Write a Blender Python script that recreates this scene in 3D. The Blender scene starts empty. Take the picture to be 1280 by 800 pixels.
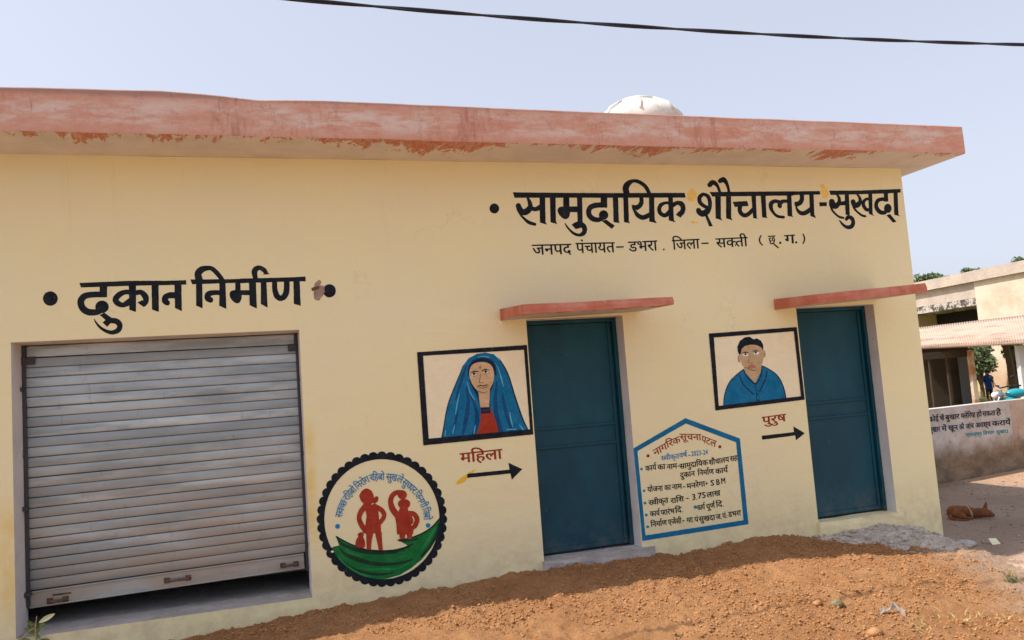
import bpy, bmesh, math, random
import numpy as np
from mathutils import Vector, Matrix
random.seed(7); RNG = np.random.RandomState(7)
SC = bpy.context.scene
COL = SC.collection

# ------------------------------------------------------------------ camera
F, YAW, PIT, ROL = 1030.0, 0.30706, 0.090371, -0.072907
D = 6.5; CZ = 1.664; CAM = np.array([0.0, -D, CZ])
_cy, _sy, _cp, _sp, _cr, _sr = math.cos(YAW), math.sin(YAW), math.cos(PIT), math.sin(PIT), math.cos(ROL), math.sin(ROL)
Wd = np.array([_sy*_cp, _cy*_cp, _sp]); _r0 = np.array([_cy, -_sy, 0.0]); _u0 = np.cross(_r0, Wd)
Rt = _cr*_r0 + _sr*_u0; Up = -_sr*_r0 + _cr*_u0
cam = bpy.data.cameras.new('camera'); camo = bpy.data.objects.new('camera', cam); COL.objects.link(camo)
M = Matrix([[Rt[0], Up[0], -Wd[0], CAM[0]], [Rt[1], Up[1], -Wd[1], CAM[1]], [Rt[2], Up[2], -Wd[2], CAM[2]], [0, 0, 0, 1]])
camo.matrix_world = M
cam.sensor_width = 36; cam.lens = 36*F/1280; cam.clip_start = 0.05; cam.clip_end = 3000
SC.camera = camo

# ------------------------------------------------------------------ world, sun, exposure
SUN = Vector((-0.744, 0.07, 1.0)).normalized()
SUN_EL = math.asin(SUN.z); SUN_AZ = math.atan2(SUN.x, SUN.y)
w = bpy.data.worlds.new('World'); SC.world = w; w.use_nodes = True
wn = w.node_tree.nodes; wl = w.node_tree.links
sky = wn.new('ShaderNodeTexSky'); sky.sky_type = 'NISHITA'; sky.sun_disc = False
sky.sun_elevation = SUN_EL; sky.sun_rotation = SUN_AZ
sky.air_density = 1.0; sky.dust_density = 3.0; sky.ozone_density = 1.0
hsv = wn.new('ShaderNodeHueSaturation'); hsv.inputs['Saturation'].default_value = 0.5
mixw = wn.new('ShaderNodeMixRGB'); mixw.inputs[0].default_value = 0.55; mixw.inputs[2].default_value = (3.2, 3.4, 4.2, 1)
wl.new(sky.outputs[0], hsv.inputs['Color']); wl.new(hsv.outputs[0], mixw.inputs[1])
wl.new(mixw.outputs[0], wn['Background'].inputs['Color']); wn['Background'].inputs['Strength'].default_value = 0.15
sun = bpy.data.lights.new('sun', 'SUN'); suno = bpy.data.objects.new('sun', sun); COL.objects.link(suno)
sun.energy = 3.7; sun.angle = math.radians(0.6); sun.color = (1.0, 0.94, 0.85)
suno.rotation_euler = SUN.to_track_quat('Z', 'Y').to_euler()
SC.view_settings.view_transform = 'Standard'; SC.view_settings.look = 'None'
SC.view_settings.exposure = 0.58; SC.view_settings.gamma = 1.0

# ------------------------------------------------------------------ rays through the photograph's pixels, onto real planes
def ray(px, py): return Wd*F + Rt*(px-640) - Up*(py-400)
def onY(px, py, Y=0.0):
    d = ray(px, py); t = (Y-CAM[1])/d[1]; return CAM + d*t
def onZ(px, py, Z=0.0):
    d = ray(px, py); t = (Z-CAM[2])/d[2]; return CAM + d*t
def deep(px, py, dist): return CAM + ray(px, py)/F*dist
def facade(off):
    return lambda px, py: onY(px, py, -off)

# ------------------------------------------------------------------ helpers
def link(o, parent=None):
    COL.objects.link(o)
    if parent is not None:
        o.parent = parent
        o.matrix_parent_inverse = parent.matrix_basis.inverted()
    return o
def tag(o, label=None, cat=None, group=None, kind=None):
    if label: o['label'] = label
    if cat: o['category'] = cat
    if group: o['group'] = group
    if kind: o['kind'] = kind
    return o
def empty(name, loc, label, cat, group=None):
    o = bpy.data.objects.new(name, None); o.location = loc; o.empty_display_size = .1; COL.objects.link(o)
    return tag(o, label, cat, group)
def mesh(name, V, Fc, mats, parent=None, smooth=False, mi=None):
    me = bpy.data.meshes.new(name); me.from_pydata([tuple(v) for v in V], [], [tuple(f) for f in Fc])
    for m_ in (mats if isinstance(mats, (list, tuple)) else [mats]): me.materials.append(m_)
    if mi is not None: me.polygons.foreach_set('material_index', list(mi))
    if smooth: me.polygons.foreach_set('use_smooth', [True]*len(me.polygons))
    me.update()
    return link(bpy.data.objects.new(name, me), parent)
class MB:
    """collects shapes into one mesh"""
    def __init__(s): s.v = []; s.f = []; s.m = []
    def add(s, V, Fc, m=0):
        b = len(s.v); s.v += [tuple(map(float, x)) for x in V]; s.f += [tuple(b+i for i in f) for f in Fc]; s.m += [m]*len(Fc); return s
    def box(s, a, b, m=0, bev=0.0, rot=None, c=None):
        x0, y0, z0 = a; x1, y1, z1 = b
        if bev <= 0:
            V = [(x0,y0,z0),(x1,y0,z0),(x1,y1,z0),(x0,y1,z0),(x0,y0,z1),(x1,y0,z1),(x1,y1,z1),(x0,y1,z1)]
            Fc = [(0,3,2,1),(4,5,6,7),(0,1,5,4),(1,2,6,5),(2,3,7,6),(3,0,4,7)]
        else:
            bm = bmesh.new(); bmesh.ops.create_cube(bm, size=1)
            for v in bm.verts: v.co = ((x0+x1)/2+v.co.x*(x1-x0), (y0+y1)/2+v.co.y*(y1-y0), (z0+z1)/2+v.co.z*(z1-z0))
            bmesh.ops.bevel(bm, geom=bm.edges[:], offset=bev, segments=2, affect='EDGES', profile=.6)
            bm.verts.index_update(); V = [v.co[:] for v in bm.verts]; Fc = [[v.index for v in f.verts] for f in bm.faces]; bm.free()
        if rot is not None:
            cc = Vector(c if c is not None else ((x0+x1)/2, (y0+y1)/2, (z0+z1)/2))
            V = [tuple(rot @ (Vector(v)-cc) + cc) for v in V]
        return s.add(V, Fc, m)
    def tube(s, pts, rad, n=8, m=0, cap=True):
        pts = [Vector(p) for p in pts]; k = len(pts)
        rad = rad if isinstance(rad, (list, tuple)) else [rad]*k
        V = []; Fc = []; prev = None
        for i, p in enumerate(pts):
            t = (pts[min(i+1, k-1)] - pts[max(i-1, 0)]).normalized()
            if prev is None: a = t.cross(Vector((0, 0, 1)) if abs(t.z) < .9 else Vector((1, 0, 0))).normalized()
            else: a = (prev - t*prev.dot(t)).normalized()
            prev = a; b = t.cross(a)
            for j in range(n):
                an = 2*math.pi*j/n; V.append(p + (a*math.cos(an)+b*math.sin(an))*rad[i])
        for i in range(k-1):
            for j in range(n): Fc.append((i*n+j, i*n+(j+1) % n, (i+1)*n+(j+1) % n, (i+1)*n+j))
        if cap: Fc.append(tuple(range(n))[::-1]); Fc.append(tuple((k-1)*n+j for j in range(n)))
        return s.add(V, Fc, m)
    def lathe(s, prof, c, n=24, m=0, f=None):
        V = []; Fc = []; k = len(prof)
        for i, (r, z) in enumerate(prof):
            for j in range(n):
                a = 2*math.pi*j/n; rr = r*(f(a, i) if f else 1); V.append((c[0]+rr*math.cos(a), c[1]+rr*math.sin(a), c[2]+z))
        for i in range(k-1):
            for j in range(n): Fc.append((i*n+j, i*n+(j+1) % n, (i+1)*n+(j+1) % n, (i+1)*n+j))
        Fc.append(tuple((k-1)*n+j for j in range(n)))
        return s.add(V, Fc, m)
    def blob(s, c, r, sq=(1, 1, 1), m=0, jit=.25, sub=1, rz=0):
        bm = bmesh.new(); bmesh.ops.create_icosphere(bm, subdivisions=sub, radius=1)
        V = []
        for v in bm.verts:
            k = r*(1+jit*(random.random()-.5)*2); x, y = v.co.x*sq[0]*k, v.co.y*sq[1]*k
            V.append((c[0]+x*math.cos(rz)-y*math.sin(rz), c[1]+x*math.sin(rz)+y*math.cos(rz), c[2]+v.co.z*sq[2]*k))
        Fc = [[v.index for v in f.verts] for f in bm.faces]; bm.free()
        return s.add(V, Fc, m)
    def build(s, name, mats, parent=None, smooth=False): return mesh(name, s.v, s.f, mats, parent, smooth, s.m)

# ------------------------------------------------------------------ materials
def mat(name, col, rough=.85, spec=.3, metal=0.0, nodes=None):
    m_ = bpy.data.materials.new(name); m_.use_nodes = True
    b = m_.node_tree.nodes['Principled BSDF']
    b.inputs['Base Color'].default_value = (*col, 1); b.inputs['Roughness'].default_value = rough
    b.inputs['Specular IOR Level'].default_value = spec; b.inputs['Metallic'].default_value = metal
    if nodes: nodes(m_.node_tree, b)
    return m_
def N(t, k, **kw):
    n = t.nodes.new(k)
    for a, v in kw.items():
        if hasattr(n, a): setattr(n, a, v)
        else: n.inputs[a].default_value = v
    return n
def coords(t, scale=(1, 1, 1)):
    g = N(t, 'ShaderNodeNewGeometry'); mp = N(t, 'ShaderNodeMapping'); mp.inputs['Scale'].default_value = scale
    t.links.new(g.outputs['Position'], mp.inputs['Vector']); return mp.outputs[0]
def noise(t, scale, detail=4, rough=.55, sc=(1, 1, 1), lo=None, hi=None, dist=0.0):
    n = N(t, 'ShaderNodeTexNoise'); n.inputs['Scale'].default_value = scale; n.inputs['Detail'].default_value = detail
    n.inputs['Roughness'].default_value = rough; n.inputs['Distortion'].default_value = dist
    t.links.new(coords(t, sc), n.inputs['Vector']); out = n.outputs['Fac']
    if lo is not None: out = ramp(t, out, lo, hi)
    return out
def ramp(t, x, lo, hi):
    r = N(t, 'ShaderNodeMapRange'); r.interpolation_type = 'SMOOTHSTEP'
    r.inputs['From Min'].default_value = lo; r.inputs['From Max'].default_value = hi
    t.links.new(x, r.inputs['Value']); return r.outputs[0]
def mathn(t, op, a, b=0.0):
    n = N(t, 'ShaderNodeMath', operation=op)
    for i, v in enumerate((a, b)):
        if isinstance(v, (int, float)): n.inputs[i].default_value = v
        else: t.links.new(v, n.inputs[i])
    return n.outputs[0]
def mix(t, fac, a, b):
    n = N(t, 'ShaderNodeMixRGB')
    for i, v in ((0, fac), (1, a), (2, b)):
        if isinstance(v, (int, float)): n.inputs[i].default_value = v
        elif isinstance(v, tuple): n.inputs[i].default_value = (*v, 1)
        else: t.links.new(v, n.inputs[i])
    return n.outputs[0]
def setcol(t, b, c): t.links.new(c, b.inputs['Base Color'])
def bump(t, b, h, strength=.3, dist=.01):
    n = N(t, 'ShaderNodeBump'); n.inputs['Strength'].default_value = strength; n.inputs['Distance'].default_value = dist
    t.links.new(h, n.inputs['Height']); t.links.new(n.outputs[0], b.inputs['Normal'])
def posxyz(t):
    g = N(t, 'ShaderNodeNewGeometry'); s = N(t, 'ShaderNodeSeparateXYZ'); t.links.new(g.outputs['Position'], s.inputs[0]); return s.outputs

def n_wall(t, b):
    base = mix(t, noise(t, 1.1, 5, .6, lo=.35, hi=.7), WALLC[0], WALLC[1])
    base = mix(t, mathn(t, 'MULTIPLY', noise(t, 5, 6, .7, sc=(1, 1, .35), lo=.55, hi=.8), .35), base, WALLC[2])
    # splash of dust near the ground, worn paint specks
    p = posxyz(t)
    low = mathn(t, 'MULTIPLY', mathn(t, 'SUBTRACT', 1.0, ramp(t, p[2], .15, .75)), noise(t, 7, 5, .7, lo=.3, hi=.75))
    base = mix(t, mathn(t, 'MULTIPLY', low, .55), base, (.52, .40, .27))
    specks = mathn(t, 'MULTIPLY', noise(t, 34, 3, .6, lo=.735, hi=.76), .6)
    base = mix(t, specks, base, (.36, .27, .2))
    def near(c, w_): return mathn(t, 'SUBTRACT', 1.0, ramp(t, mathn(t, 'ABSOLUTE', mathn(t, 'SUBTRACT', p[0], c)), .01, w_))
    band = lambda a, b_: mathn(t, 'MULTIPLY', ramp(t, p[2], a, a+.25), mathn(t, 'SUBTRACT', 1.0, ramp(t, p[2], b_-.3, b_)))
    must = mathn(t, 'ADD', mathn(t, 'MULTIPLY', near(.36, .09), band(.55, 1.7)), mathn(t, 'MULTIPLY', near(-1.64, .10), band(.3, 1.3)))
    base = mix(t, mathn(t, 'MULTIPLY', must, mathn(t, 'MULTIPLY', noise(t, 6, 5, .7, lo=.25, hi=.6), .75)), base, (.80, .60, .20))
    hair = mathn(t, 'ABSOLUTE', mathn(t, 'SUBTRACT', noise(t, 1.1, 9, .62, sc=(1, 1, .7), dist=.4), .5))
    crack = mathn(t, 'MULTIPLY', mathn(t, 'SUBTRACT', 1.0, ramp(t, hair, .0, .0035)), noise(t, .8, 2, .5, lo=.56, hi=.66))
    base = mix(t, mathn(t, 'MULTIPLY', crack, .35), base, (.45, .36, .22))
    run = mathn(t, 'MULTIPLY', noise(t, 6, 6, .7, sc=(1, 1, .06), lo=.58, hi=.72), ramp(t, p[2], 2.4, 3.6))
    base = mix(t, mathn(t, 'MULTIPLY', run, .3), base, (.62, .47, .26))
    setcol(t, b, base); bump(t, b, mathn(t, 'ADD', noise(t, 26, 8, .62), mathn(t, 'MULTIPLY', noise(t, 3.2, 4, .5, sc=(1, 1, 1.8)), 2.6)), .28, .014)
WALLC = [(.86, .775, .455), (.84, .76, .485), (.80, .705, .43)]
m_wall = mat('cream_wall_paint', WALLC[0], .8, .25, nodes=n_wall)
def n_jamb(t, b):
    base = mix(t, noise(t, 3, 5, .6, lo=.35, hi=.7), (.76, .73, .70), (.64, .61, .59))
    base = mix(t, noise(t, 11, 6, .7, lo=.62, hi=.74), base, (.33, .30, .31))
    setcol(t, b, base); bump(t, b, noise(t, 30, 6, .6), .25, .01)
m_jamb = mat('white_jamb_plaster', (.6, .58, .62), .85, .2, nodes=n_jamb)
def n_slab(t, b):
    p = posxyz(t)
    mid = mathn(t, 'MULTIPLY', ramp(t, p[2], 3.63, 3.74), mathn(t, 'SUBTRACT', 1.0, ramp(t, p[2], 3.80, 3.91)))
    base = mix(t, noise(t, 2.2, 6, .7, lo=.35, hi=.65), (.66, .36, .265), (.63, .295, .205))
    chalk = mathn(t, 'MULTIPLY', noise(t, 3.2, 10, .78, sc=(.7, 1, 2.6), lo=.42, hi=.62), mathn(t, 'ADD', mathn(t, 'MULTIPLY', mid, .7), .16))
    base = mix(t, chalk, base, (.74, .60, .53))
    st = mathn(t, 'MULTIPLY', noise(t, 2.6, 8, .78, sc=(1, 1, .22), lo=.54, hi=.66), noise(t, 14, 6, .8, sc=(1, 1, .3), lo=.28, hi=.58))
    base = mix(t, mathn(t, 'MULTIPLY', st, .8), base, (.36, .13, .10))
    base = mix(t, mathn(t, 'MULTIPLY', noise(t, 30, 7, .8, sc=(1, 1, .35), lo=.52, hi=.7), .35), base, (.66, .46, .38))
    base = mix(t, mathn(t, 'MULTIPLY', ramp(t, mathn(t, 'ADD', p[2], mathn(t, 'MULTIPLY', noise(t, 12, 5, .7), .03)), 3.885, 3.925), .7), base, (.33, .20, .17))
    base = mix(t, mathn(t, 'MULTIPLY', noise(t, 24, 5, .75, lo=.66, hi=.70), .6), base, (.22, .11, .09))
    hair = mathn(t, 'ABSOLUTE', mathn(t, 'SUBTRACT', noise(t, 1.5, 8, .65, sc=(1, 1, .5)), .5))
    base = mix(t, mathn(t, 'MULTIPLY', mathn(t, 'SUBTRACT', 1.0, ramp(t, hair, .0, .004)), .4), base, (.2, .1, .08))
    setcol(t, b, base); bump(t, b, noise(t, 18, 8, .75), .6, .018)
m_slab = mat('faded_salmon_slab_paint', (.6, .25, .17), .85, .2, nodes=n_slab)
def n_soffit(t, b):
    p = posxyz(t)
    amp = mathn(t, 'MULTIPLY', mathn(t, 'SUBTRACT', noise(t, 1.1, 2, .5, sc=(1, .01, .01)), .47), 1.5)
    amp2 = mathn(t, 'MULTIPLY', mathn(t, 'SUBTRACT', noise(t, 7, 6, .7, sc=(1.4, .5, .01), dist=1.0), .47), 1.25)
    edge = mathn(t, 'SUBTRACT', mathn(t, 'ADD', amp, amp2), mathn(t, 'ADD', p[1], .524))
    k = ramp(t, edge, .0, .012)
    base = mix(t, noise(t, 4, 5, .6, lo=.3, hi=.7), (.62, .585, .55), (.72, .68, .64))
    k = mathn(t, 'MULTIPLY', k, mathn(t, 'ADD', .45, mathn(t, 'MULTIPLY', noise(t, 16, 7, .8, sc=(1.6, .5, 1), dist=1.2, lo=.36, hi=.56), .55)))
    setcol(t, b, mix(t, k, base, (.53, .20, .115))); bump(t, b, noise(t, 20, 6, .6), .3, .01)
m_soffit = mat('white_soffit_with_paint_smears', (.6, .56, .52), .9, .2, nodes=n_soffit)
def n_awn(t, b):
    base = mix(t, noise(t, 5, 7, .7, lo=.4, hi=.65), (.50, .145, .085), (.58, .235, .16))
    base = mix(t, mathn(t, 'MULTIPLY', noise(t, 13, 6, .8, lo=.6, hi=.7), .5), base, (.62, .42, .36))
    setcol(t, b, base); bump(t, b, noise(t, 20, 7, .7), .5, .015)
m_awn = mat('red_oxide_awning_paint', (.52, .15, .09), .8, .25, nodes=n_awn)
def n_conc(t, b):
    base = mix(t, noise(t, 6, 8, .7, lo=.3, hi=.7), (.38, .35, .33), (.56, .52, .49))
    base = mix(t, noise(t, 25, 4, .7, lo=.62, hi=.7), base, (.22, .2, .18))
    setcol(t, b, base); bump(t, b, noise(t, 30, 8, .7), .6, .02)
m_conc = mat('rough_concrete', (.45, .42, .4), .95, .15, nodes=n_conc)
def n_inner(t, b): setcol(t, b, mix(t, noise(t, 3, 4), (.10, .09, .08), (.16, .14, .12)))
m_inner = mat('unpainted_inner_plaster', (.12, .11, .1), .95, .1, nodes=n_inner)
def n_steel(t, b):
    base = mix(t, noise(t, 2.2, 7, .65, sc=(.5, 1, 3), lo=.36, hi=.62), (.29, .335, .345), (.56, .62, .63))
    oi = N(t, 'ShaderNodeObjectInfo'); base = mix(t, mathn(t, 'MULTIPLY', oi.outputs['Random'], .75), base, (.27, .30, .31))
    p = posxyz(t)
    dusty = mathn(t, 'MULTIPLY', mathn(t, 'SUBTRACT', 1.0, ramp(t, p[2], .5, 1.7)), noise(t, 2.5, 6, .7, sc=(.6, 1, 2), lo=.28, hi=.62))
    base = mix(t, mathn(t, 'MULTIPLY', dusty, .75), base, (.42, .36, .29))
    base = mix(t, mathn(t, 'MULTIPLY', noise(t, 16, 7, .8, sc=(1, 1, .4), lo=.58, hi=.68), .35), base, (.16, .13, .11))
    setcol(t, b, base)
    r = N(t, 'ShaderNodeMapRange'); r.inputs['To Min'].default_value = .32; r.inputs['To Max'].default_value = .62
    t.links.new(noise(t, 9, 6, .7, sc=(.4, 1, 2)), r.inputs['Value']); t.links.new(r.outputs[0], b.inputs['Roughness'])
    bump(t, b, noise(t, 12, 5, .6, sc=(.3, 1, 1)), .08, .01)
m_steel = mat('galvanised_shutter_steel', (.55, .56, .56), .45, .5, .75, nodes=n_steel)
def n_rust(t, b): setcol(t, b, mix(t, noise(t, 30, 5, .7, lo=.4, hi=.6), (.10, .06, .045), (.22, .12, .08)))
m_rust = mat('dark_rusty_iron', (.12, .08, .06), .75, .3, .3, nodes=n_rust)
def n_door(t, b):
    base = mix(t, noise(t, 2.4, 6, .65, sc=(1, 1, .5), lo=.35, hi=.68), (.003, .050, .079), (.004, .075, .112))
    base = mix(t, mathn(t, 'MULTIPLY', noise(t, 14, 6, .75, sc=(1, 1, .3), lo=.6, hi=.74), .35), base, (.06, .14, .16))
    p = posxyz(t)
    low = mathn(t, 'MULTIPLY', mathn(t, 'SUBTRACT', 1.0, ramp(t, p[2], .3, .65)), noise(t, 9, 5, .7, lo=.35, hi=.7))
    base = mix(t, mathn(t, 'MULTIPLY', low, .35), base, (.16, .15, .12))
    base = mix(t, noise(t, 38, 2, .5, lo=.77, hi=.79), base, (.3, .36, .36))
    setcol(t, b, base); bump(t, b, noise(t, 6, 5, .6), .12, .01)
m_door = mat('teal_enamel_door_paint', (.004, .07, .11), .5, .28, nodes=n_door)
def paint(name, col, var=.18, rough=.75):
    def f(t, b):
        c2 = tuple(min(1, c*(1+var*1.6)+.012) for c in col); c3 = tuple(c*(1-var*.8) for c in col)
        base = mix(t, noise(t, 9, 5, .7, lo=.3, hi=.7), col, c2); base = mix(t, mathn(t, 'MULTIPLY', noise(t, 40, 6, .75, sc=(.35, 1, 1), lo=.48, hi=.66), .7), base, c3)
        base = mix(t, mathn(t, 'MULTIPLY', noise(t, 55, 6, .8, sc=(.5, 1, 1), lo=.60, hi=.70), .22), base, (.70, .62, .38))
        setcol(t, b, base); bump(t, b, noise(t, 26, 8, .62), .2, .012)
    return mat(name, col, rough, .14, nodes=f)
p_black = paint('black_sign_paint', (.006, .010, .016)); p_red = paint('red_sign_paint', (.33, .034, .014))
p_blue = paint('blue_sign_paint', (.003, .135, .28)); p_ltblue = paint('light_blue_sign_paint', (.008, .20, .42))
p_dkblue = paint('dark_blue_sign_paint', (.003, .060, .17)); p_navy = paint('navy_line_paint', (.004, .018, .05))
p_green = paint('green_sign_paint', (.006, .14, .03)); p_ltgreen = paint('bright_green_paint', (.012, .21, .05)); p_dkgreen = paint('dark_green_paint', (.008, .035, .015))
p_skin = paint('painted_skin', (.56, .38, .21)); p_skin2 = paint('painted_man_skin', (.47, .34, .19)); p_brown = paint('brown_line_paint', (.13, .055, .03))
p_white = paint('white_sign_paint', (.75, .70, .62)); p_lip = paint('painted_lip', (.42, .15, .10)); p_yel = paint('ochre_paint_smear', (.80, .50, .04), .1)
p_ivory = paint('panel_cream', (.86, .77, .53), .04, .75); p_mustard = paint('patch_paint', (.85, .58, .16), .1, .8)
p_hi = paint('veil_highlight', (.10, .36, .55)); p_plaster = paint('bare_plaster_patch', (.27, .19, .15), .3, .9)
p_teal = paint('teal_sign_paint', (.01, .22, .26)); p_redoxide = paint('maroon_paint', (.27, .03, .014))

def n_soil(t, b):
    base = mix(t, noise(t, 2.2, 8, .7, lo=.32, hi=.68), (.39, .185, .078), (.52, .27, .125))
    base = mix(t, mathn(t, 'MULTIPLY', noise(t, 30, 8, .75, lo=.45, hi=.72), .55), base, (.50, .29, .15))
    base = mix(t, mathn(t, 'MULTIPLY', noise(t, 48, 6, .8, lo=.54, hi=.66), .7), base, (.24, .10, .045))
    p = posxyz(t)
    far = mathn(t, 'MULTIPLY', ramp(t, mathn(t, 'ADD', mathn(t, 'SUBTRACT', p[0], mathn(t, 'MULTIPLY', p[1], .55)), mathn(t, 'MULTIPLY', noise(t, 3, 5, .7), 1.2)), 6.1, 6.8), .8)
    base = mix(t, far, base, (.50, .36, .26))
    setcol(t, b, base); bump(t, b, noise(t, 60, 8, .75), 1.0, .03)
m_soil = mat('loose_red_soil', (.5, .25, .11), .95, .1, nodes=n_soil)
def n_clod(t, b): setcol(t, b, mix(t, noise(t, 12, 4, .7, lo=.3, hi=.7), (.36, .165, .062), (.50, .265, .125))); bump(t, b, noise(t, 90, 4, .7), .8, .01)
m_clod = mat('dry_soil_clods', (.5, .25, .12), .95, .1, nodes=n_clod)
def n_ground(t, b):
    base = mix(t, noise(t, .9, 8, .65, lo=.3, hi=.7), (.31, .225, .17), (.41, .305, .235))
    base = mix(t, mathn(t, 'MULTIPLY', noise(t, 14, 8, .75, lo=.5, hi=.7), .5), base, (.24, .17, .13))
    p = posxyz(t)
    nb = mathn(t, 'MULTIPLY', mathn(t, 'SUBTRACT', noise(t, 1.4, 5, .65), .5), .9)
    pink = mathn(t, 'MULTIPLY', ramp(t, mathn(t, 'ADD', p[0], nb), 5.4, 5.9), mathn(t, 'SUBTRACT', 1.0, ramp(t, mathn(t, 'ADD', p[1], nb), -.85, -.55)))
    base = mix(t, pink, base, mix(t, noise(t, 5, 8, .7, lo=.35, hi=.65), (.55, .36, .26), (.66, .48, .38)))
    far = ramp(t, p[0], 9.2, 9.8)
    base = mix(t, mathn(t, 'MULTIPLY', far, .8), base, (.56, .35, .22))  # brighter past the building's shadow edge: sunlit tone put into the earth colour
    yard = ramp(t, p[0], 13.5, 15.5)
    base = mix(t, yard, base, mix(t, noise(t, .8, 6, .7, lo=.4, hi=.6), (.36, .30, .13), (.17, .20, .06)))
    setcol(t, b, base); bump(t, b, mathn(t, 'ADD', noise(t, 40, 8, .7), mathn(t, 'MULTIPLY', noise(t, 7, 5, .6), 3.0)), .9, .03)
m_ground = mat('trodden_earth', (.38, .28, .2), .95, .1, nodes=n_ground)

# ------------------------------------------------------------------ numpy terrain noise
_perm = RNG.rand(256, 256)
def vnoise(x, y):
    xi = np.floor(x).astype(int); yi = np.floor(y).astype(int); fx = x-xi; fy = y-yi
    fx = fx*fx*(3-2*fx); fy = fy*fy*(3-2*fy); a = lambda i, j: _perm[i % 256, j % 256]
    return (a(xi, yi)*(1-fx)+a(xi+1, yi)*fx)*(1-fy)+(a(xi, yi+1)*(1-fx)+a(xi+1, yi+1)*fx)*fy - .5
def fbm(x, y, f, o=4, g=.55):
    r = 0; a = 1
    for k in range(o): r = r + a*vnoise(x*f+k*17.3, y*f+k*9.1); f *= 2.03; a *= g
    return r
def hground(x, y):
    x = np.asarray(x, float); y = np.asarray(y, float)
    near = np.clip(1-np.hypot(x-7, y+1)/9, 0, 1)
    return near*(.03*fbm(x, y, .8, 3)+.012*fbm(x, y, 6, 4, .6)) - .01 + .56*np.clip((y-3.15-.2*(x-9))/2.2, 0, 1)*np.clip((x-7)/2, 0, 1)
def hmound(x, y):
    x = np.asarray(x, float); y = np.asarray(y, float)
    bz = np.interp(x, [-6, -2.5, -1.0, .4, 1.2, 2.2, 3.2, 4.4, 4.85, 5.3, 5.9, 6.6], [.06, .07, .10, .175, .215, .245, .22, .235, .17, .07, .0, -.12])
    nz = .06*fbm(x, y, 1.3, 2)
    fz = np.interp(x+nz*3, [-6, -1.5, 0, 1, 4.2, 5.0, 5.6, 6.3, 7.2], [.10, .12, .17, .21, .205, .12, .07, .02, -.1])
    k = np.clip(-y/.75, 0, 1); k = k*k*(3-2*k)
    h = bz*(1-k)+fz*k
    fall = np.clip((-y-1.1)/2.2, 0, 1); fall = fall*fall*(3-2*fall)
    h = h - fall*np.interp(x, [-2, 3.0, 4.5], [.12, .13, .10])
    h = h - np.clip((x-.55*y-6.1+nz*6)/.9, 0, 1)*.16
    h = h + .030*fbm(x, y, 2.6, 3) + .030*fbm(x, y, 9, 4, .75) + .014*fbm(x, y, 30, 3, .8)
    return h
def sheet(name, xs, ys, hf, m_, kind, label=None, cat=None):
    X, Y = np.meshgrid(xs, ys); Z = hf(X, Y); V = np.stack([X.ravel(), Y.ravel(), Z.ravel()], 1)
    nx, ny = len(xs), len(ys); i = np.arange(nx*ny).reshape(ny, nx)
    Fc = np.stack([i[:-1, :-1].ravel(), i[:-1, 1:].ravel(), i[1:, 1:].ravel(), i[1:, :-1].ravel()], 1)
    me = bpy.data.meshes.new(name); me.vertices.add(len(V)); me.vertices.foreach_set('co', V.ravel())
    me.loops.add(Fc.size); me.loops.foreach_set('vertex_index', Fc.ravel().astype('i'))
    me.polygons.add(len(Fc)); me.polygons.foreach_set('loop_start', np.arange(0, Fc.size, 4).astype('i')); me.polygons.foreach_set('loop_total', np.full(len(Fc), 4, 'i'))
    me.polygons.foreach_set('use_smooth', np.ones(len(Fc), bool)); me.materials.append(m_); me.update(); me.validate()
    o = link(bpy.data.objects.new(name, me)); return tag(o, label, cat, kind=kind)
gx = np.concatenate([[-600, -200, -60, -20, -8], np.arange(-4, 14, .05), np.arange(14, 30, .5), [40, 80, 200, 600]])
gy = np.concatenate([[-600, -200, -60, -20, -8], np.arange(-5, 6, .05), np.arange(6, 30, .5), [40, 80, 200, 600]])
sheet('ground', gx, gy, hground, m_ground, 'structure', 'trodden grey brown earth around the building')
sheet('soil_mound', np.arange(-5, 7.0, .02), np.arange(-4.2, .06, .016), hmound, m_soil, 'stuff', 'loose orange red soil banked in front of the building', 'soil')
def groundz(x, y): return max(float(hground(x, y)), float(hmound(x, y)) if (-5 < x < 7 and -4.2 < y < .05) else -9)

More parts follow.
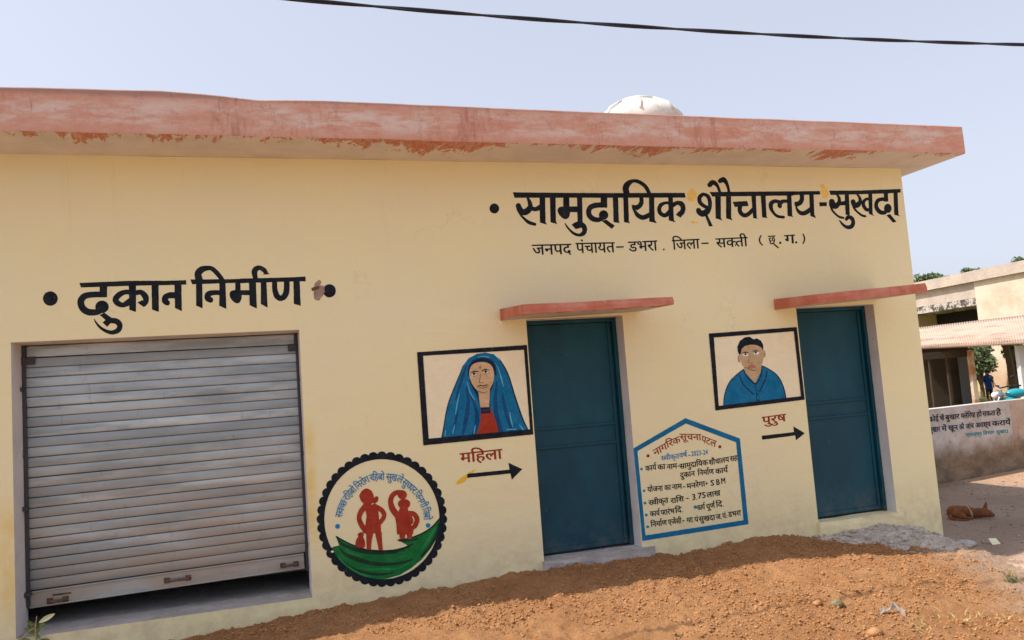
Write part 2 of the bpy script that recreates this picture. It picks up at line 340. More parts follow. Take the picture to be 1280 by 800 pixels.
# scattered clods on the mound, joined
def clods(name, n, xr, yr, smin, smax, m_, hf, label, cat, rmask=None, flat=.7):
    bm = bmesh.new(); bmesh.ops.create_icosphere(bm, subdivisions=1, radius=1)
    P = np.array([v.co[:] for v in bm.verts]); T = np.array([[v.index for v in f.verts] for f in bm.faces]); bm.free()
    xs = RNG.uniform(*xr, n); ys = RNG.uniform(*yr, n)
    s = smin*(smax/smin)**(RNG.rand(n)**3.2)
    if rmask is not None: k = rmask(xs, ys); xs, ys, s = xs[k], ys[k], s[k]
    n = len(xs); z = hf(xs, ys)
    sc = RNG.uniform(.65, 1.35, (n, 3)); sc[:, 2] *= flat; jit = 1+.28*(RNG.rand(n, len(P))-.5)*2
    L = P[None]*sc[:, None]*s[:, None, None]*jit[..., None]; a = RNG.rand(n)*6.28; c, q = np.cos(a)[:, None], np.sin(a)[:, None]
    X = L[..., 0]*c-L[..., 1]*q+xs[:, None]; Y = L[..., 0]*q+L[..., 1]*c+ys[:, None]; Z = L[..., 2]+(z+.25*s)[:, None]
    V = np.stack([X, Y, Z], 2).reshape(-1, 3); Fc = (T[None]+(np.arange(n)*len(P))[:, None, None]).reshape(-1, 3)
    me = bpy.data.meshes.new(name); me.vertices.add(len(V)); me.vertices.foreach_set('co', V.ravel())
    me.loops.add(Fc.size); me.loops.foreach_set('vertex_index', Fc.ravel().astype('i'))
    me.polygons.add(len(Fc)); me.polygons.foreach_set('loop_start', np.arange(0, Fc.size, 3).astype('i')); me.polygons.foreach_set('loop_total', np.full(len(Fc), 3, 'i'))
    me.materials.append(m_); me.update(); me.validate()
    return tag(link(bpy.data.objects.new(name, me)), label, cat, kind='stuff')
clods('soil_clods', 120000, (-1.2, 6.0), (-3.0, -.02), .002, .0125, m_clod, hmound, 'crumbly clods scattered over the orange soil bank', 'soil clods', lambda x, y: (x-.55*y < 5.7+RNG.rand(len(x))*.7) & (y > -.62*x-.55) & (fbm(x, y, 2.2, 3)+.55*RNG.rand(len(x)) > .12))

# ------------------------------------------------------------------ the building
X0, X1, YB = -4.2, 6.232, 2.6
ZS = 3.627; ZT = 2.28
bld = empty('community_building', (1.0, 1.0, 0), 'long single storey cream yellow building with salmon roof edge, steel shutter and two teal doors', 'building')
OPEN = [(-1.606, .345, .27, ZT), (2.184, 3.065, .30, ZT), (4.84, 5.72, .30, ZT)]
def wall_open(x0, x1, z0, z1, ops, y0, y1):
    """front wall as one shell: front face with openings, jambs (material 1), back face"""
    mb = MB(); xs = sorted({x0, x1, *[o[0] for o in ops], *[o[1] for o in ops]}); zs = sorted({z0, z1, *[o[2] for o in ops], *[o[3] for o in ops]})
    for i in range(len(xs)-1):
        for j in range(len(zs)-1):
            a, b, c, d = xs[i], xs[i+1], zs[j], zs[j+1]; cx, cz = (a+b)/2, (c+d)/2
            if any(o[0] < cx < o[1] and o[2] < cz < o[3] for o in ops): continue
            mb.add([(a, y0, c), (b, y0, c), (b, y0, d), (a, y0, d)], [(0, 1, 2, 3)], 0)
            mb.add([(a, y1, c), (b, y1, c), (b, y1, d), (a, y1, d)], [(3, 2, 1, 0)], 2)
    for a, b, c, d in ops:
        mb.add([(a, y0, c), (a, y1, c), (a, y1, d), (a, y0, d)], [(0, 3, 2, 1)], 1)
        mb.add([(b, y0, c), (b, y1, c), (b, y1, d), (b, y0, d)], [(0, 1, 2, 3)], 1)
        mb.add([(a, y0, d), (b, y0, d), (b, y1, d), (a, y1, d)], [(0, 3, 2, 1)], 1)
        mb.add([(a, y0, c), (b, y0, c), (b, y1, c), (a, y1, c)], [(0, 1, 2, 3)], 3)
    for s_, X in ((0, x0), (1, x1)):
        mb.add([(X, y0, z0), (X, y1, z0), (X, y1, z1), (X, y0, z1)], [(0, 1, 2, 3) if s_ else (3, 2, 1, 0)], 0)
    return mb
wall_open(X0, X1, -.3, ZS, OPEN, 0.0, .32).build('front_wall', [m_wall, m_jamb, m_inner, m_conc], bld)
MB().box((X1-.23, .322, -.3), (X1-.001, YB, ZS-.002)).build('side_wall', m_wall, bld)
MB().box((X0+.001, .322, -.3), (X0+.23, YB, ZS-.002)).build('side_wall', m_wall, bld)
MB().box((X0, YB+.002, -.3), (X1, YB+.23, ZS-.002)).build('back_wall', m_wall, bld)
for x in (1.5, 4.0): MB().box((x, .322, 0), (x+.12, YB-.002, ZS-.002)).build('partition_wall', m_inner, bld)
MB().box((X0+.232, .322, -.2), (X1-.232, YB-.002, .268)).build('room_floor', m_conc, bld)

# roof slab: wavy front face, soffit, top
sx = np.concatenate([np.arange(-4.5, 6.51, .06), [6.51]])
ztop = np.interp(sx, [-4.5, -1.5, -.54, -.1, .12, .55, 3.13, 6.51], [3.925, 3.925, 3.940, 3.918, 3.898, 3.912, 3.899, 3.888]) + .005*fbm(sx, sx*0+3, 2.5, 3)
zbot = ZS + .006*fbm(sx, sx*0+8, 1.2, 3); yfr = -.524+.006*fbm(sx, sx*0+5, 1.0, 3)
mb = MB(); n = len(sx); YR = 3.07
rows = [(yfr, zbot, 0), (yfr-.002, zbot+.012, 0), (yfr-.003+.004*fbm(sx, sx*0+11, 2, 2), (zbot+ztop)/2, 0), (yfr, ztop-.008, 0), (yfr+.006, ztop, 0)]
V = []
for yy, zz, _ in rows: V += [(sx[i], yy[i], zz[i]) for i in range(n)]
V += [(sx[i], YR, ztop[i]) for i in range(n)] + [(sx[i], YR, ZS) for i in range(n)]
Fc = []; mi = []
for r in range(6):
    for i in range(n-1): Fc.append((r*n+i, r*n+i+1, (r+1)*n+i+1, (r+1)*n+i)); mi.append(0)
mb.add(V, Fc, 0)
mb.add([(sx[i], yfr[i], zbot[i]) for i in range(n)]+[(sx[i], YR, ZS) for i in range(n)], [(i, n+i, n+i+1, i+1) for i in range(n-1)], 1)
for i in (0, n-1):
    q = [V[r*n+i] for r in range(7)]; mb.add(q, [tuple(range(7)) if i else tuple(range(7))[::-1]], 0)
mb.build('roof_slab', [m_slab, m_soffit], bld)

# awnings over the doors
def awning(xl, xr, zlf, zrf, label):
    ov = .62; n = 26; xs = np.linspace(xl, xr, n); mb = MB(); V = []
    w1 = .006*fbm(xs, xs*0+xl, 3, 3); w2 = .005*fbm(xs, xs*0+xl+4, 4, 3)
    ft = np.linspace(zlf[1], zrf[1], n)+w1; fb = np.linspace(zlf[0], zrf[0], n)+w2
    for i in range(n):
        V += [(xs[i], 0.002, fb[i]+.018), (xs[i], -ov+w2[i], fb[i]), (xs[i], -ov+w1[i]-.003, (fb[i]+ft[i])/2), (xs[i], -ov+.012+w1[i], ft[i]), (xs[i], .002, ft[i]+.038)]
    for i in range(n-1):
        for k in range(5):
            a, b = i*5+k, i*5+(k+1) % 5
            if k == 4: continue
            mb.add([V[a], V[a+5], V[b+5], V[b]], [(3, 2, 1, 0)] if True else [], 1 if k == 0 else 0)
    mb.add(V[:5], [(0, 1, 2, 3, 4)], 0); mb.add(V[-5:], [(4, 3, 2, 1, 0)], 0)
    return tag(mb.build('awning', [m_awn, m_soffitA], bld), label)
def n_sofA(t, b):
    p = posxyz(t); e = mathn(t, 'SUBTRACT', mathn(t, 'MULTIPLY', mathn(t, 'SUBTRACT', noise(t, 6, 6, .7, sc=(1, .4, .01)), .42), .9), mathn(t, 'ADD', p[1], .62))
    setcol(t, b, mix(t, ramp(t, e, 0, .012), mix(t, noise(t, 4), (.52, .49, .46), (.60, .57, .53)), (.52, .17, .1)))
m_soffitA = mat('awning_underside_whitewash', (.56, .52, .49), .9, .2, nodes=n_sofA)
awning(1.961, 3.235, (2.262, 2.338), (2.288, 2.352), 'thin red concrete awning over the door beside the painted woman')
awning(4.607, 5.775, (2.248, 2.330), (2.311, 2.392), 'thin red concrete awning over the right door at the building corner')

# thresholds
def slab_block(name, a, b, m_, label, seed=0, parent=bld):
    bm = bmesh.new(); bmesh.ops.create_cube(bm, size=1)
    for v in bm.verts: v.co = ((a[0]+b[0])/2+v.co.x*(b[0]-a[0]), (a[1]+b[1])/2+v.co.y*(b[1]-a[1]), (a[2]+b[2])/2+v.co.z*(b[2]-a[2]))
    bmesh.ops.subdivide_edges(bm, edges=bm.edges[:], cuts=5, use_grid_fill=True); rr = random.Random(seed)
    for v in bm.verts: v.co += Vector((rr.uniform(-.006, .006), rr.uniform(-.006, .006), rr.uniform(-.005, .005)))
    bm.verts.index_update(); o = mesh(name, [v.co[:] for v in bm.verts], [[v.index for v in f.verts] for f in bm.faces], m_, parent); bm.free()
    return tag(o, label)
slab_block('threshold', (2.17, -.05, .10), (3.16, .16, .304), m_conc, 'rough grey cement threshold under the left teal door', 1)
slab_block('threshold', (4.83, -.035, .05), (5.76, .16, .304), m_wall, 'cream painted threshold under the right teal door', 2)

# doors
def door(xl, xr, y, zb, label, handle, ribs, lm=None):
    zt = ZT+.0; mb = MB(); mb.box((xl+.002, y, zb+.006), (xr-.002, y+.05, zt-.002), 0)
    # frame of angle iron as the door part itself, leaf behind
    f = MB(); t = .035
    f.box((xl+.003, y-.03, zb+.004), (xl+t, y+.02, zt-.003), bev=.004); f.box((xr-t, y-.03, zb+.004), (xr-.003, y+.02, zt-.003), bev=.004)
    f.box((xl+t+.001, y-.028, zt-t), (xr-t-.001, y+.02, zt-.004), bev=.004)
    d = empty_part('door', bld, f, label)
    V = []; nx, nz = 24, 50; X = np.linspace(xl+t+.004, xr-t-.004, nx); Z = np.linspace(zb+.014, zt-t-.004, nz); XX, ZZ = np.meshgrid(X, Z)
    YY = y+.006 + .006*fbm(XX+xl, ZZ, 1.6, 2)*1.0
    V = np.stack([XX.ravel(), YY.ravel(), ZZ.ravel()], 1); i = np.arange(nx*nz).reshape(nz, nx)
    Fc = np.stack([i[:-1, :-1].ravel(), i[:-1, 1:].ravel(), i[1:, 1:].ravel(), i[1:, :-1].ravel()], 1)
    mesh('door_leaf', V, Fc, m_door, d, True)
    for z in ribs:
        MB().box((xl+t+.02, y-.012, z-.011), (xr-t-.02, y+.004, z+.011), bev=.005).build('rib', m_door, d)
    MB().box((xl+t+.02, y-.008, zb+.02), (xr-t-.02, y+.004, zb+.055), bev=.005).build('bottom_rail', m_door, d)
    MB().box((xl+t+.02, y-.008, zb+.06), (xl+t+.045, y+.004, zt-t-.02), bev=.004).build('stile', m_door, d)
    MB().box((xr-t-.045, y-.008, zb+.06), (xr-t-.02, y+.004, zt-t-.02), bev=.004).build('stile', m_door, d)
    h = handle; hb = MB()
    hb.box((h[0]-.012, y-.035, h[1]-.03), (h[0]+.012, y-.006, h[1]+.03), bev=.004)
    ring = [(h[0]+.018*math.cos(a), y-.036, h[1]-.014+.022*math.sin(a)) for a in np.linspace(0, 6.28, 13)]
    hb.tube(ring, .0045, 6, cap=False); hb.build('latch', lm or m_latch, d)
    for z in (zb+.28, zt-.3): MB().tube([(xr-t+.003, y-.036, z-.05), (xr-t+.003, y-.036, z+.05)], .009, 8).build('hinge', m_door, d)
    return d
m_latch = mat('worn_zinc_latch', (.45, .46, .45), .45, .5, .7)
def empty_part(name, parent, mbx, label): return tag(mbx.build(name, m_door, parent), label)
rz = [onY(735, 531.5, .17)[2], onY(735, 555, .17)[2]]
door(2.184, 3.065, .17, .304, 'teal steel door between the painted woman and the notice', (2.235, onY(665, 514, .17)[2]), rz, m_door)
rz = [onY(1050, 501, .15)[2], onY(1050, 520, .15)[2]]
door(4.84, 5.72, .15, .304, 'teal steel door at the right end with a small zinc latch', (4.90, onY(1013, 523, .15)[2]), rz)

# rolling shutter
ys = .30; zsb = .452; zst = ZT-.004; xl, xr = -1.602, .341
m_guide = mat('dark_guide_steel', (.07, .07, .08), .6, .4, .4)
sh = MB(); sh.box((xl, ys+.004, zsb-.03), (xr, ys+.03, zsb+.02))
for a_, b_ in ((xl, xl+.022), (xr-.018, xr)): sh.box((a_, ys-.035, zsb-.03), (b_, ys+.0035, zst))
sh.box((xl+.023, ys+.032, zsb+.021), (xr-.019, ys+.04, zst))
shutter = tag(sh.build('shutter', m_guide, bld), 'ribbed galvanised rolling shutter pulled down to just above the sill')
sh2 = MB().box((xl+.024, ys-.02, zst-.085), (xr-.020, ys+.03, zst-.002), bev=.006); sh2.build('shutter_hood', m_steel, shutter)
pitch = .0697; z = zst-.088; prof = [(.004, 0), (-.0105, -.0006), (-.0125, -.003), (-.0138, -.018), (-.0142, -.035), (-.0138, -.051), (-.0125, -.0645), (-.0105, -.0668), (.004, -.0670), (.004, -.0697)]
sl = None; k = 0
NS = int((z-zsb-.118)/pitch); zsb -= .012; extra = (z-(zsb+.118)-NS*pitch)/NS
while k < NS:
    if sl is None:
        V = []; nn = 10; X = np.linspace(xl+.018, xr-.014, nn)
        for px_ in X: V += [(px_, p[0], p[1]) for p in prof]
        m_ = len(prof); Fc = [(i*m_+j, (i+1)*m_+j, (i+1)*m_+j+1, i*m_+j+1)[::-1] for i in range(nn-1) for j in range(m_-1)]
        sl = mesh('slat', V, Fc, m_steel, shutter, False); o = sl
    else:
        o = sl.copy(); COL.objects.link(o); o.parent = shutter
    o.location = (0, ys+random.uniform(-.0015, .0015), z+random.uniform(-.001, .001)); tl = .017*(k+1)/NS; o.location.z -= .34*tl; o.rotation_euler = (random.uniform(-.03, .03), -tl+random.uniform(-.0007, .0007), 0)
    z -= pitch+extra; k += 1
zr = z
br = MB(); br.box((xl+.024, ys-.022, zsb), (xr-.02, ys+.004, zr-.002), bev=.004)
br.box((xl+.024, ys-.036, zr-.014), (xr-.02, ys-.0225, zr-.002), bev=.004); br.box((xl+.024, ys-.036, zsb), (xr-.02, ys-.0225, zsb+.012), bev=.004)
bro = br.build('bottom_rail', m_steel, shutter); bro.location.z = -.34*.017; bro.rotation_euler = (0, -.017, 0)
def lock(px, py, wd):
    p = onY(px, py, ys-.03); q = MB()
    q.tube([(p[0]-wd, ys-.03, p[2]), (p[0]-wd, ys-.062, p[2]), (p[0]+wd, ys-.062, p[2]), (p[0]+wd, ys-.03, p[2])], .010, 8)
    q.box((p[0]-wd-.02, ys-.03, p[2]-.02), (p[0]-wd+.02, ys-.024, p[2]+.02)); q.box((p[0]+wd-.02, ys-.03, p[2]-.02), (p[0]+wd+.02, ys-.024, p[2]+.02))
    q.build('handle', m_rust, shutter)
lock(222, 724, .075); lock(362, 706, .05); lock(72, 750, .05)
q = MB(); p = onY(77, 743, ys-.03); q.box((p[0]-.06, ys-.03, p[2]-.004), (p[0]+.06, ys-.0235, p[2]+.008)); q.build('slot_plate', m_rust, shutter)
for px, py, s_ in ((30, 452, 1), (368, 435, -1)):
    p = onY(px, py, ys-.03); MB().box((p[0]-.05, ys-.045, p[2]-.025), (p[0]+.07 if s_ > 0 else p[0]+.02, ys-.022, p[2]+.03), bev=.004).build('stop_block', m_guide, shutter)
for px, py in ((25.5, 487), (31, 636), (35, 743), (376.5, 474), (381, 566), (387, 680)):
    q = onY(px, py, .25); MB().box((q[0]-.02, .215, q[2]-.015), (q[0]+.02, .29, q[2]+.015), bev=.003).build('clamp', m_guide, shutter)

# water tank on the roof
m_tank = mat('white_tank_plastic', (.80, .77, .72), .5, .4, nodes=lambda t, b: (setcol(t, b, mix(t, noise(t, 5, 6, .75, lo=.4, hi=.7), (.70, .67, .61), (.50, .45, .38))), bump(t, b, noise(t, 8, 4), .1, .01)))
tk = empty('water_tank', (4.055, 1.3, 3.9), 'white ribbed plastic water tank with domed lid showing above the roof edge', 'water tank')
rib8 = lambda a, i: 1+(.035*abs(math.cos(a*4+.5))**.7 if 1 < i < 12 else 0)
MB().lathe([(.44, 0), (.47, .03), (.47, .10), (.455, .13), (.47, .17), (.47, .28), (.455, .31), (.47, .35), (.47, .44), (.455, .47), (.475, .51), (.475, .60), (.44, .665), (.25, .79)], (4.055, 1.3, 3.875), 64, f=rib8).build('tank_body', m_tank, tk, True)
MB().lathe([(.20, .79), (.205, .80), (.205, .825), (.19, .838), (.10, .848), (.0, .85)], (4.055, 1.3, 3.875), 40).build('tank_lid', m_tank, tk, True)
for a in np.arange(0, 6.28, math.pi/4):
    mbx = MB(); a += .4; c, s_ = math.cos(a), math.sin(a)
    mbx.tube([(4.055+.48*c, 1.3+.48*s_, 3.875+.60), (4.055+.42*c, 1.3+.42*s_, 3.875+.69), (4.055+.24*c, 1.3+.24*s_, 3.875+.80)], [.02, .024, .018], 8); mbx.build('shoulder_rib', m_tank, tk, True)

# overhead cable (slightly sagging, twisted pair)
m_cable = mat('black_cable_sheath', (.02, .022, .035), .6, .4)
def cz(x): return 4.163 + .0052*(x-2.2)**2
for k in (0,):
    c = MB(); A = []; B = []; C_ = []
    for x in np.arange(-13, 21, .05):
        a = x*4.4; A.append((x, -1.5+.0065*math.cos(a), cz(x)+.0065*math.sin(a))); B.append((x, -1.5-.0065*math.cos(a), cz(x)-.0065*math.sin(a)))
    c.tube(A, .0078, 6); c.tube(B, .0078, 6)
    tag(c.build('overhead_cable', m_cable, None, True), 'black twisted power cable strung across the sky above the roof', 'cable')

# ------------------------------------------------------------------ painting engine: brush strokes and outlines traced in the photograph, laid as thin paint on a wall
def crom(P, k=6, closed=False):
    P = [np.array(p, float) for p in P]; n = len(P)
    if n < 3: return P
    out = []; rng = range(n if closed else n-1)
    for i in rng:
        if closed: a, b, c, d = P[(i-1) % n], P[i], P[(i+1) % n], P[(i+2) % n]
        else: a, b, c, d = P[max(i-1, 0)], P[i], P[i+1], P[min(i+2, n-1)]
        for j in range(k):
            t = j/k; out.append(.5*((2*b)+(-a+c)*t+(2*a-5*b+4*c-d)*t*t+(-a+3*b-3*c+d)*t**3))
    if not closed: out.append(P[-1])
    return out
def S(*pts, r=None, raw=False, closed=False):      # brush stroke: (x, y, radius) points
    P = [(*p, r) if len(p) == 2 else p for p in pts]
    return ('S', P if raw or len(P) < 3 else crom(P, 5, closed))
def G(*pts, smooth=False): return ('P', crom(pts, 5, True) if smooth else [np.array(p, float) for p in pts])
def Oc(x, y, rx, ry=None): ry = ry or rx; return ('P', [np.array((x+rx*math.cos(a), y+ry*math.sin(a))) for a in np.linspace(0, 2*math.pi, 29)[:-1]])
def cut(a, b): return ('C', a, b)
def xf(shapes, ox, oy, k):                           # zoom-crop units to photo pixels
    out = []
    for s in shapes:
        if s[0] == 'S': out.append(('S', [np.array((ox+p[0]/k, oy+p[1]/k, p[2]/k)) for p in s[1]]))
        elif s[0] == 'P': out.append(('P', [np.array((ox+p[0]/k, oy+p[1]/k)) for p in s[1]]))
        else: out.append(('C', xf([s[1]], ox, oy, k)[0], xf([s[2]], ox, oy, k)[0]))
    return out
def bbox(s):
    if s[0] == 'C': return bbox(s[1])
    P = np.array([p[:2] for p in s[1]]); m_ = max([p[2] for p in s[1]]) if s[0] == 'S' else 0
    return P[:, 0].min()-m_, P[:, 1].min()-m_, P[:, 0].max()+m_, P[:, 1].max()+m_
def sdf(s, X, Y):
    if s[0] == 'C': return np.maximum(sdf(s[1], X, Y), -sdf(s[2], X, Y))
    d = np.full(X.shape, 9e9)
    if s[0] == 'S':
        P = s[1]
        if len(P) == 1: return np.hypot(X-P[0][0], Y-P[0][1])-P[0][2]
        for a, b in zip(P[:-1], P[1:]):
            vx, vy = b[0]-a[0], b[1]-a[1]; L = vx*vx+vy*vy+1e-12
            t = np.clip(((X-a[0])*vx+(Y-a[1])*vy)/L, 0, 1)
            d = np.minimum(d, np.hypot(X-a[0]-t*vx, Y-a[1]-t*vy)-(a[2]+t*(b[2]-a[2])))
        return d
    P = s[1]; ins = np.zeros(X.shape, bool)
    for a, b in zip(P, P[1:]+P[:1]):
        vx, vy = b[0]-a[0], b[1]-a[1]; L = vx*vx+vy*vy+1e-12
        t = np.clip(((X-a[0])*vx+(Y-a[1])*vy)/L, 0, 1); d = np.minimum(d, np.hypot(X-a[0]-t*vx, Y-a[1]-t*vy))
        if abs(vy) > 1e-12:
            c = ((a[1] > Y) != (b[1] > Y)) & (X < vx*(Y-a[1])/vy+a[0]); ins ^= c
    return np.where(ins, -d, d)
def paintmesh(name, shapes, m_, parent, proj, h=.5, label=None, wob=.0):
    bb = np.array([bbox(s) for s in shapes]); x0, y0 = bb[:, 0].min()-2*h, bb[:, 1].min()-2*h
    nx = int((bb[:, 2].max()-x0)/h)+4; ny = int((bb[:, 3].max()-y0)/h)+4
    Fd = np.full((ny, nx), 9.0); ax = x0+h*np.arange(nx); ay = y0+h*np.arange(ny)
    for s, b in zip(shapes, bb):
        i0 = max(0, int((b[0]-x0)/h)-3); i1 = min(nx, int((b[2]-x0)/h)+5); j0 = max(0, int((b[1]-y0)/h)-3); j1 = min(ny, int((b[3]-y0)/h)+5)
        X, Y = np.meshgrid(ax[i0:i1], ay[j0:j1]); Fd[j0:j1, i0:i1] = np.minimum(Fd[j0:j1, i0:i1], sdf(s, X, Y))
    if wob:
        X, Y = np.meshgrid(ax, ay); Fd = Fd + wob*2*vnoise(X*.45, Y*.45)
    Fd = np.where(np.abs(Fd) < 1e-6, 1e-6, Fd); I = Fd < 0
    V = []; Fc = []; idx = {}
    def vid(k, x, y):
        r = idx.get(k)
        if r is None: r = idx[k] = len(V); V.append((x, y))
        return r
    cnt = I[:-1, :-1].astype(int)+I[:-1, 1:]+I[1:, :-1]+I[1:, 1:]
    for j in range(ny-1):
        row = cnt[j]; full = np.where(row == 4)[0]
        if len(full):
            sp = np.split(full, np.where(np.diff(full) > 1)[0]+1)
            for g in sp:
                a, b = int(g[0]), int(g[-1])+1
                Fc.append([vid((a, j), ax[a], ay[j]), vid((b, j), ax[b], ay[j]), vid((b, j+1), ax[b], ay[j+1]), vid((a, j+1), ax[a], ay[j+1])])
        for i in np.where((row > 0) & (row < 4))[0]:
            i = int(i); cs = ((i, j), (i+1, j), (i+1, j+1), (i, j+1)); poly = []
            for q in range(4):
                a, b = cs[q], cs[(q+1) % 4]; fa, fb = Fd[a[1], a[0]], Fd[b[1], b[0]]
                if fa < 0: poly.append(vid(a, ax[a[0]], ay[a[1]]))
                if (fa < 0) != (fb < 0):
                    t = fa/(fa-fb); k = (a, b) if a < b else (b, a)
                    poly.append(vid(k, ax[a[0]]+t*(ax[b[0]]-ax[a[0]]), ay[a[1]]+t*(ay[b[1]]-ay[a[1]])))
            if len(poly) > 2: Fc.append(poly)
    par = list(range(len(V)))
    def fd(a):
        while par[a] != a: par[a] = par[par[a]]; a = par[a]
        return a
    for q in Fc:
        for a in q[1:]: par[fd(a)] = fd(q[0])
    isl = {}
    for q in Fc: isl.setdefault(fd(q[0]), []).append(q)
    first = None
    for fs in sorted(isl.values(), key=len, reverse=True):          # every separate dab of paint is a part of its own
        if len(fs) < 2 and first is not None: continue
        use = sorted({a for q in fs for a in q}); ix = {a: i for i, a in enumerate(use)}
        o = mesh(name, [proj(*V[a]) for a in use], [[ix[a] for a in q][::-1] for q in fs], m_, parent)
        first = first or tag(o, label)
    return first

# text set from Blender's own built-in font, letter meshes laid on the wall
_tc = {}
def rawtext(s, off):
    c = bpy.data.curves.new('lettering', 'FONT'); c.body = s; c.size = 1; c.resolution_u = 2; c.offset = off
    o = bpy.data.objects.new('lettering', c); COL.objects.link(o)
    dg = bpy.context.evaluated_depsgraph_get(); me = bpy.data.meshes.new_from_object(o.evaluated_get(dg))
    V = np.array([v.co[:2] for v in me.vertices]).reshape(-1, 2); Fc = [list(p.vertices) for p in me.polygons]
    bpy.data.objects.remove(o); bpy.data.curves.remove(c); bpy.data.meshes.remove(me); return V, Fc
def adv(s, off=0):
    k = ('a', s)
    if k not in _tc: _tc[k] = rawtext(s+'ा', 0)[0][:, 0].max()-rawtext('ा', 0)[0][:, 0].max()
    return _tc[k]
def word(s, off):
    """tokens: plain runs; ^ = reph over the previous letter; <x> = half letter without its stem"""
    V = []; Fc = []; cur = 0.0; run = ''
    def put(v, f, dx, sx=1):
        b = len(V); v = v.copy(); v[:, 0] = v[:, 0]*sx+dx; V.extend(v.tolist()); Fc.extend([[b+i for i in (q if sx > 0 else q[::-1])] for q in f])
    def flush():
        nonlocal run, cur
        if run: v, f = rawtext(run, off); put(v, f, cur); cur += adv(run); run = ''
    i = 0
    while i < len(s):
        ch = s[i]
        if ch == '^':
            flush(); th = .035+off; arc = [(-.115, .60), (-.175, .70), (-.185, .80), (-.13, .885), (-.04, .885), (.03, .82)]; vv = []; n_ = len(arc)
            for k, (ax_, ay_) in enumerate(arc):
                a_, b_ = arc[max(k-1, 0)], arc[min(k+1, n_-1)]; tx, ty = b_[0]-a_[0], b_[1]-a_[1]; l_ = math.hypot(tx, ty)
                vv += [(ax_-ty/l_*th, ay_+tx/l_*th), (ax_+ty/l_*th, ay_-tx/l_*th)]
            put(np.array(vv), [[2*k, 2*k+1, 2*k+3, 2*k+2] for k in range(n_-1)], cur)
        elif ch == '<':
            flush(); c = s[i+1]; v, f = rawtext(c, off); w_ = adv(c); lim = w_-.13-off
            bm = bmesh.new(); bv = [bm.verts.new((*p, 0)) for p in v]
            for q in f:
                try: bm.faces.new([bv[a] for a in q])
                except ValueError: pass
            bmesh.ops.bisect_plane(bm, geom=bm.verts[:]+bm.edges[:]+bm.faces[:], plane_co=(lim, 0, 0), plane_no=(1, 0, 0), clear_outer=True)
            bm.verts.index_update(); put(np.array([x.co[:2] for x in bm.verts]), [[x.index for x in q.verts] for q in bm.faces], cur); bm.free(); cur += w_-.15; i += 2
        else: run += ch
        i += 1
    flush(); return np.array(V), Fc, cur
def lettering(name, items, m_, parent, proj3, label=None, off=.0, dn=None):
    """items: (text, x0, y0, x1, y1, height px) where the points are the ends of the head line"""
    first = None
    for it in items:
        AV = []; AF = []
        s, xa, ya, xb, yb, hh = it[:6]; V, Fc, W_ = word(s, 0)
        if off > 0:
            n0 = len(V); V = np.concatenate([V+np.array((-off, off*.5)), V+np.array((off*.3, -off*.5)), V+np.array((off, off*.3))]); Fc = Fc+[[a+n0 for a in q] for q in Fc]+[[a+2*n0 for a in q] for q in Fc]
        ex = np.array((xb-xa, yb-ya)); 
        if len(it) > 6: dv = np.array(it[6], float)
        else: dv = np.array(dn if dn is not None else (.085, 1.0))
        dv = dv/np.hypot(*dv)*hh
        # alternate tiny offsets per island so that overlapping head lines never share a plane
        par = list(range(len(V)))
        def fd(a):
            while par[a] != a: par[a] = par[par[a]]; a = par[a]
            return a
        for q in Fc:
            for a in q[1:]: par[fd(a)] = fd(q[0])
        ids = {}
        b = len(AV)
        for i, (x, y) in enumerate(V):
            r = ids.setdefault(fd(i), len(ids)); P = np.array((xa, ya))+ex*(x/W_)+dv*((.622-y)/.622)
            AV.append(proj3(P[0], P[1], ((r % 3)+3*(i*3//len(V)))*.00012))
        AF += [[b+i for i in q] for q in Fc]
        o = mesh(name, AV, AF, m_, parent); first = first or tag(o, label)
    return first
def FP(off): return lambda x, y: onY(x, y, -off)
def FP3(off): return lambda x, y, e: onY(x, y, -off-e)
L1 = .0012

# ------------------------------------------------------------------ large title over the doors
T = []
T += xf([G((10,203),(640,210),(1280,213),(1280,272),(640,272),(32,273)),
 S((80,372,33),(105,430,38),(150,455,38),(200,430,40),(228,382,30),(222,330,25),(195,270,15)), S((78,390,22),(100,470,14),(150,530,15),(210,580,22),(285,603,20)),
 S((235,400,28),(290,415,26),(350,393,34)), G((343,250),(415,250),(420,575),(437,608),(350,582)), G((473,250),(545,250),(550,570),(567,601),(482,578)),
 G((640,250),(717,250),(719,480),(640,480)), G((568,430),(590,393),(640,382),(720,400),(720,495),(700,527),(670,540),(630,525),(588,482), smooth=True),
 G((710,380),(820,380),(820,452),(710,452)), G((812,250),(877,250),(884,590),(820,600)), G((746,607),(800,572),(870,572),(860,650),(795,664)),
 S((860,600,30),(893,625,32),(910,670,30),(890,718,28),(840,738,19),(780,722,17),(720,672,13),(682,625,10),(662,590,5)),
 G((1108,250),(1190,250),(1190,396),(1108,396)), S((1160,363,33),(1060,364,33),(990,385,33),(960,430,32),(967,490,33),(1010,533,33),(1075,548,29),(1120,530,28)), Oc(1145,488,58,60),
 G((1120,560),(1180,545),(1285,622),(1248,662),(1185,612))], 640, 220, 10)
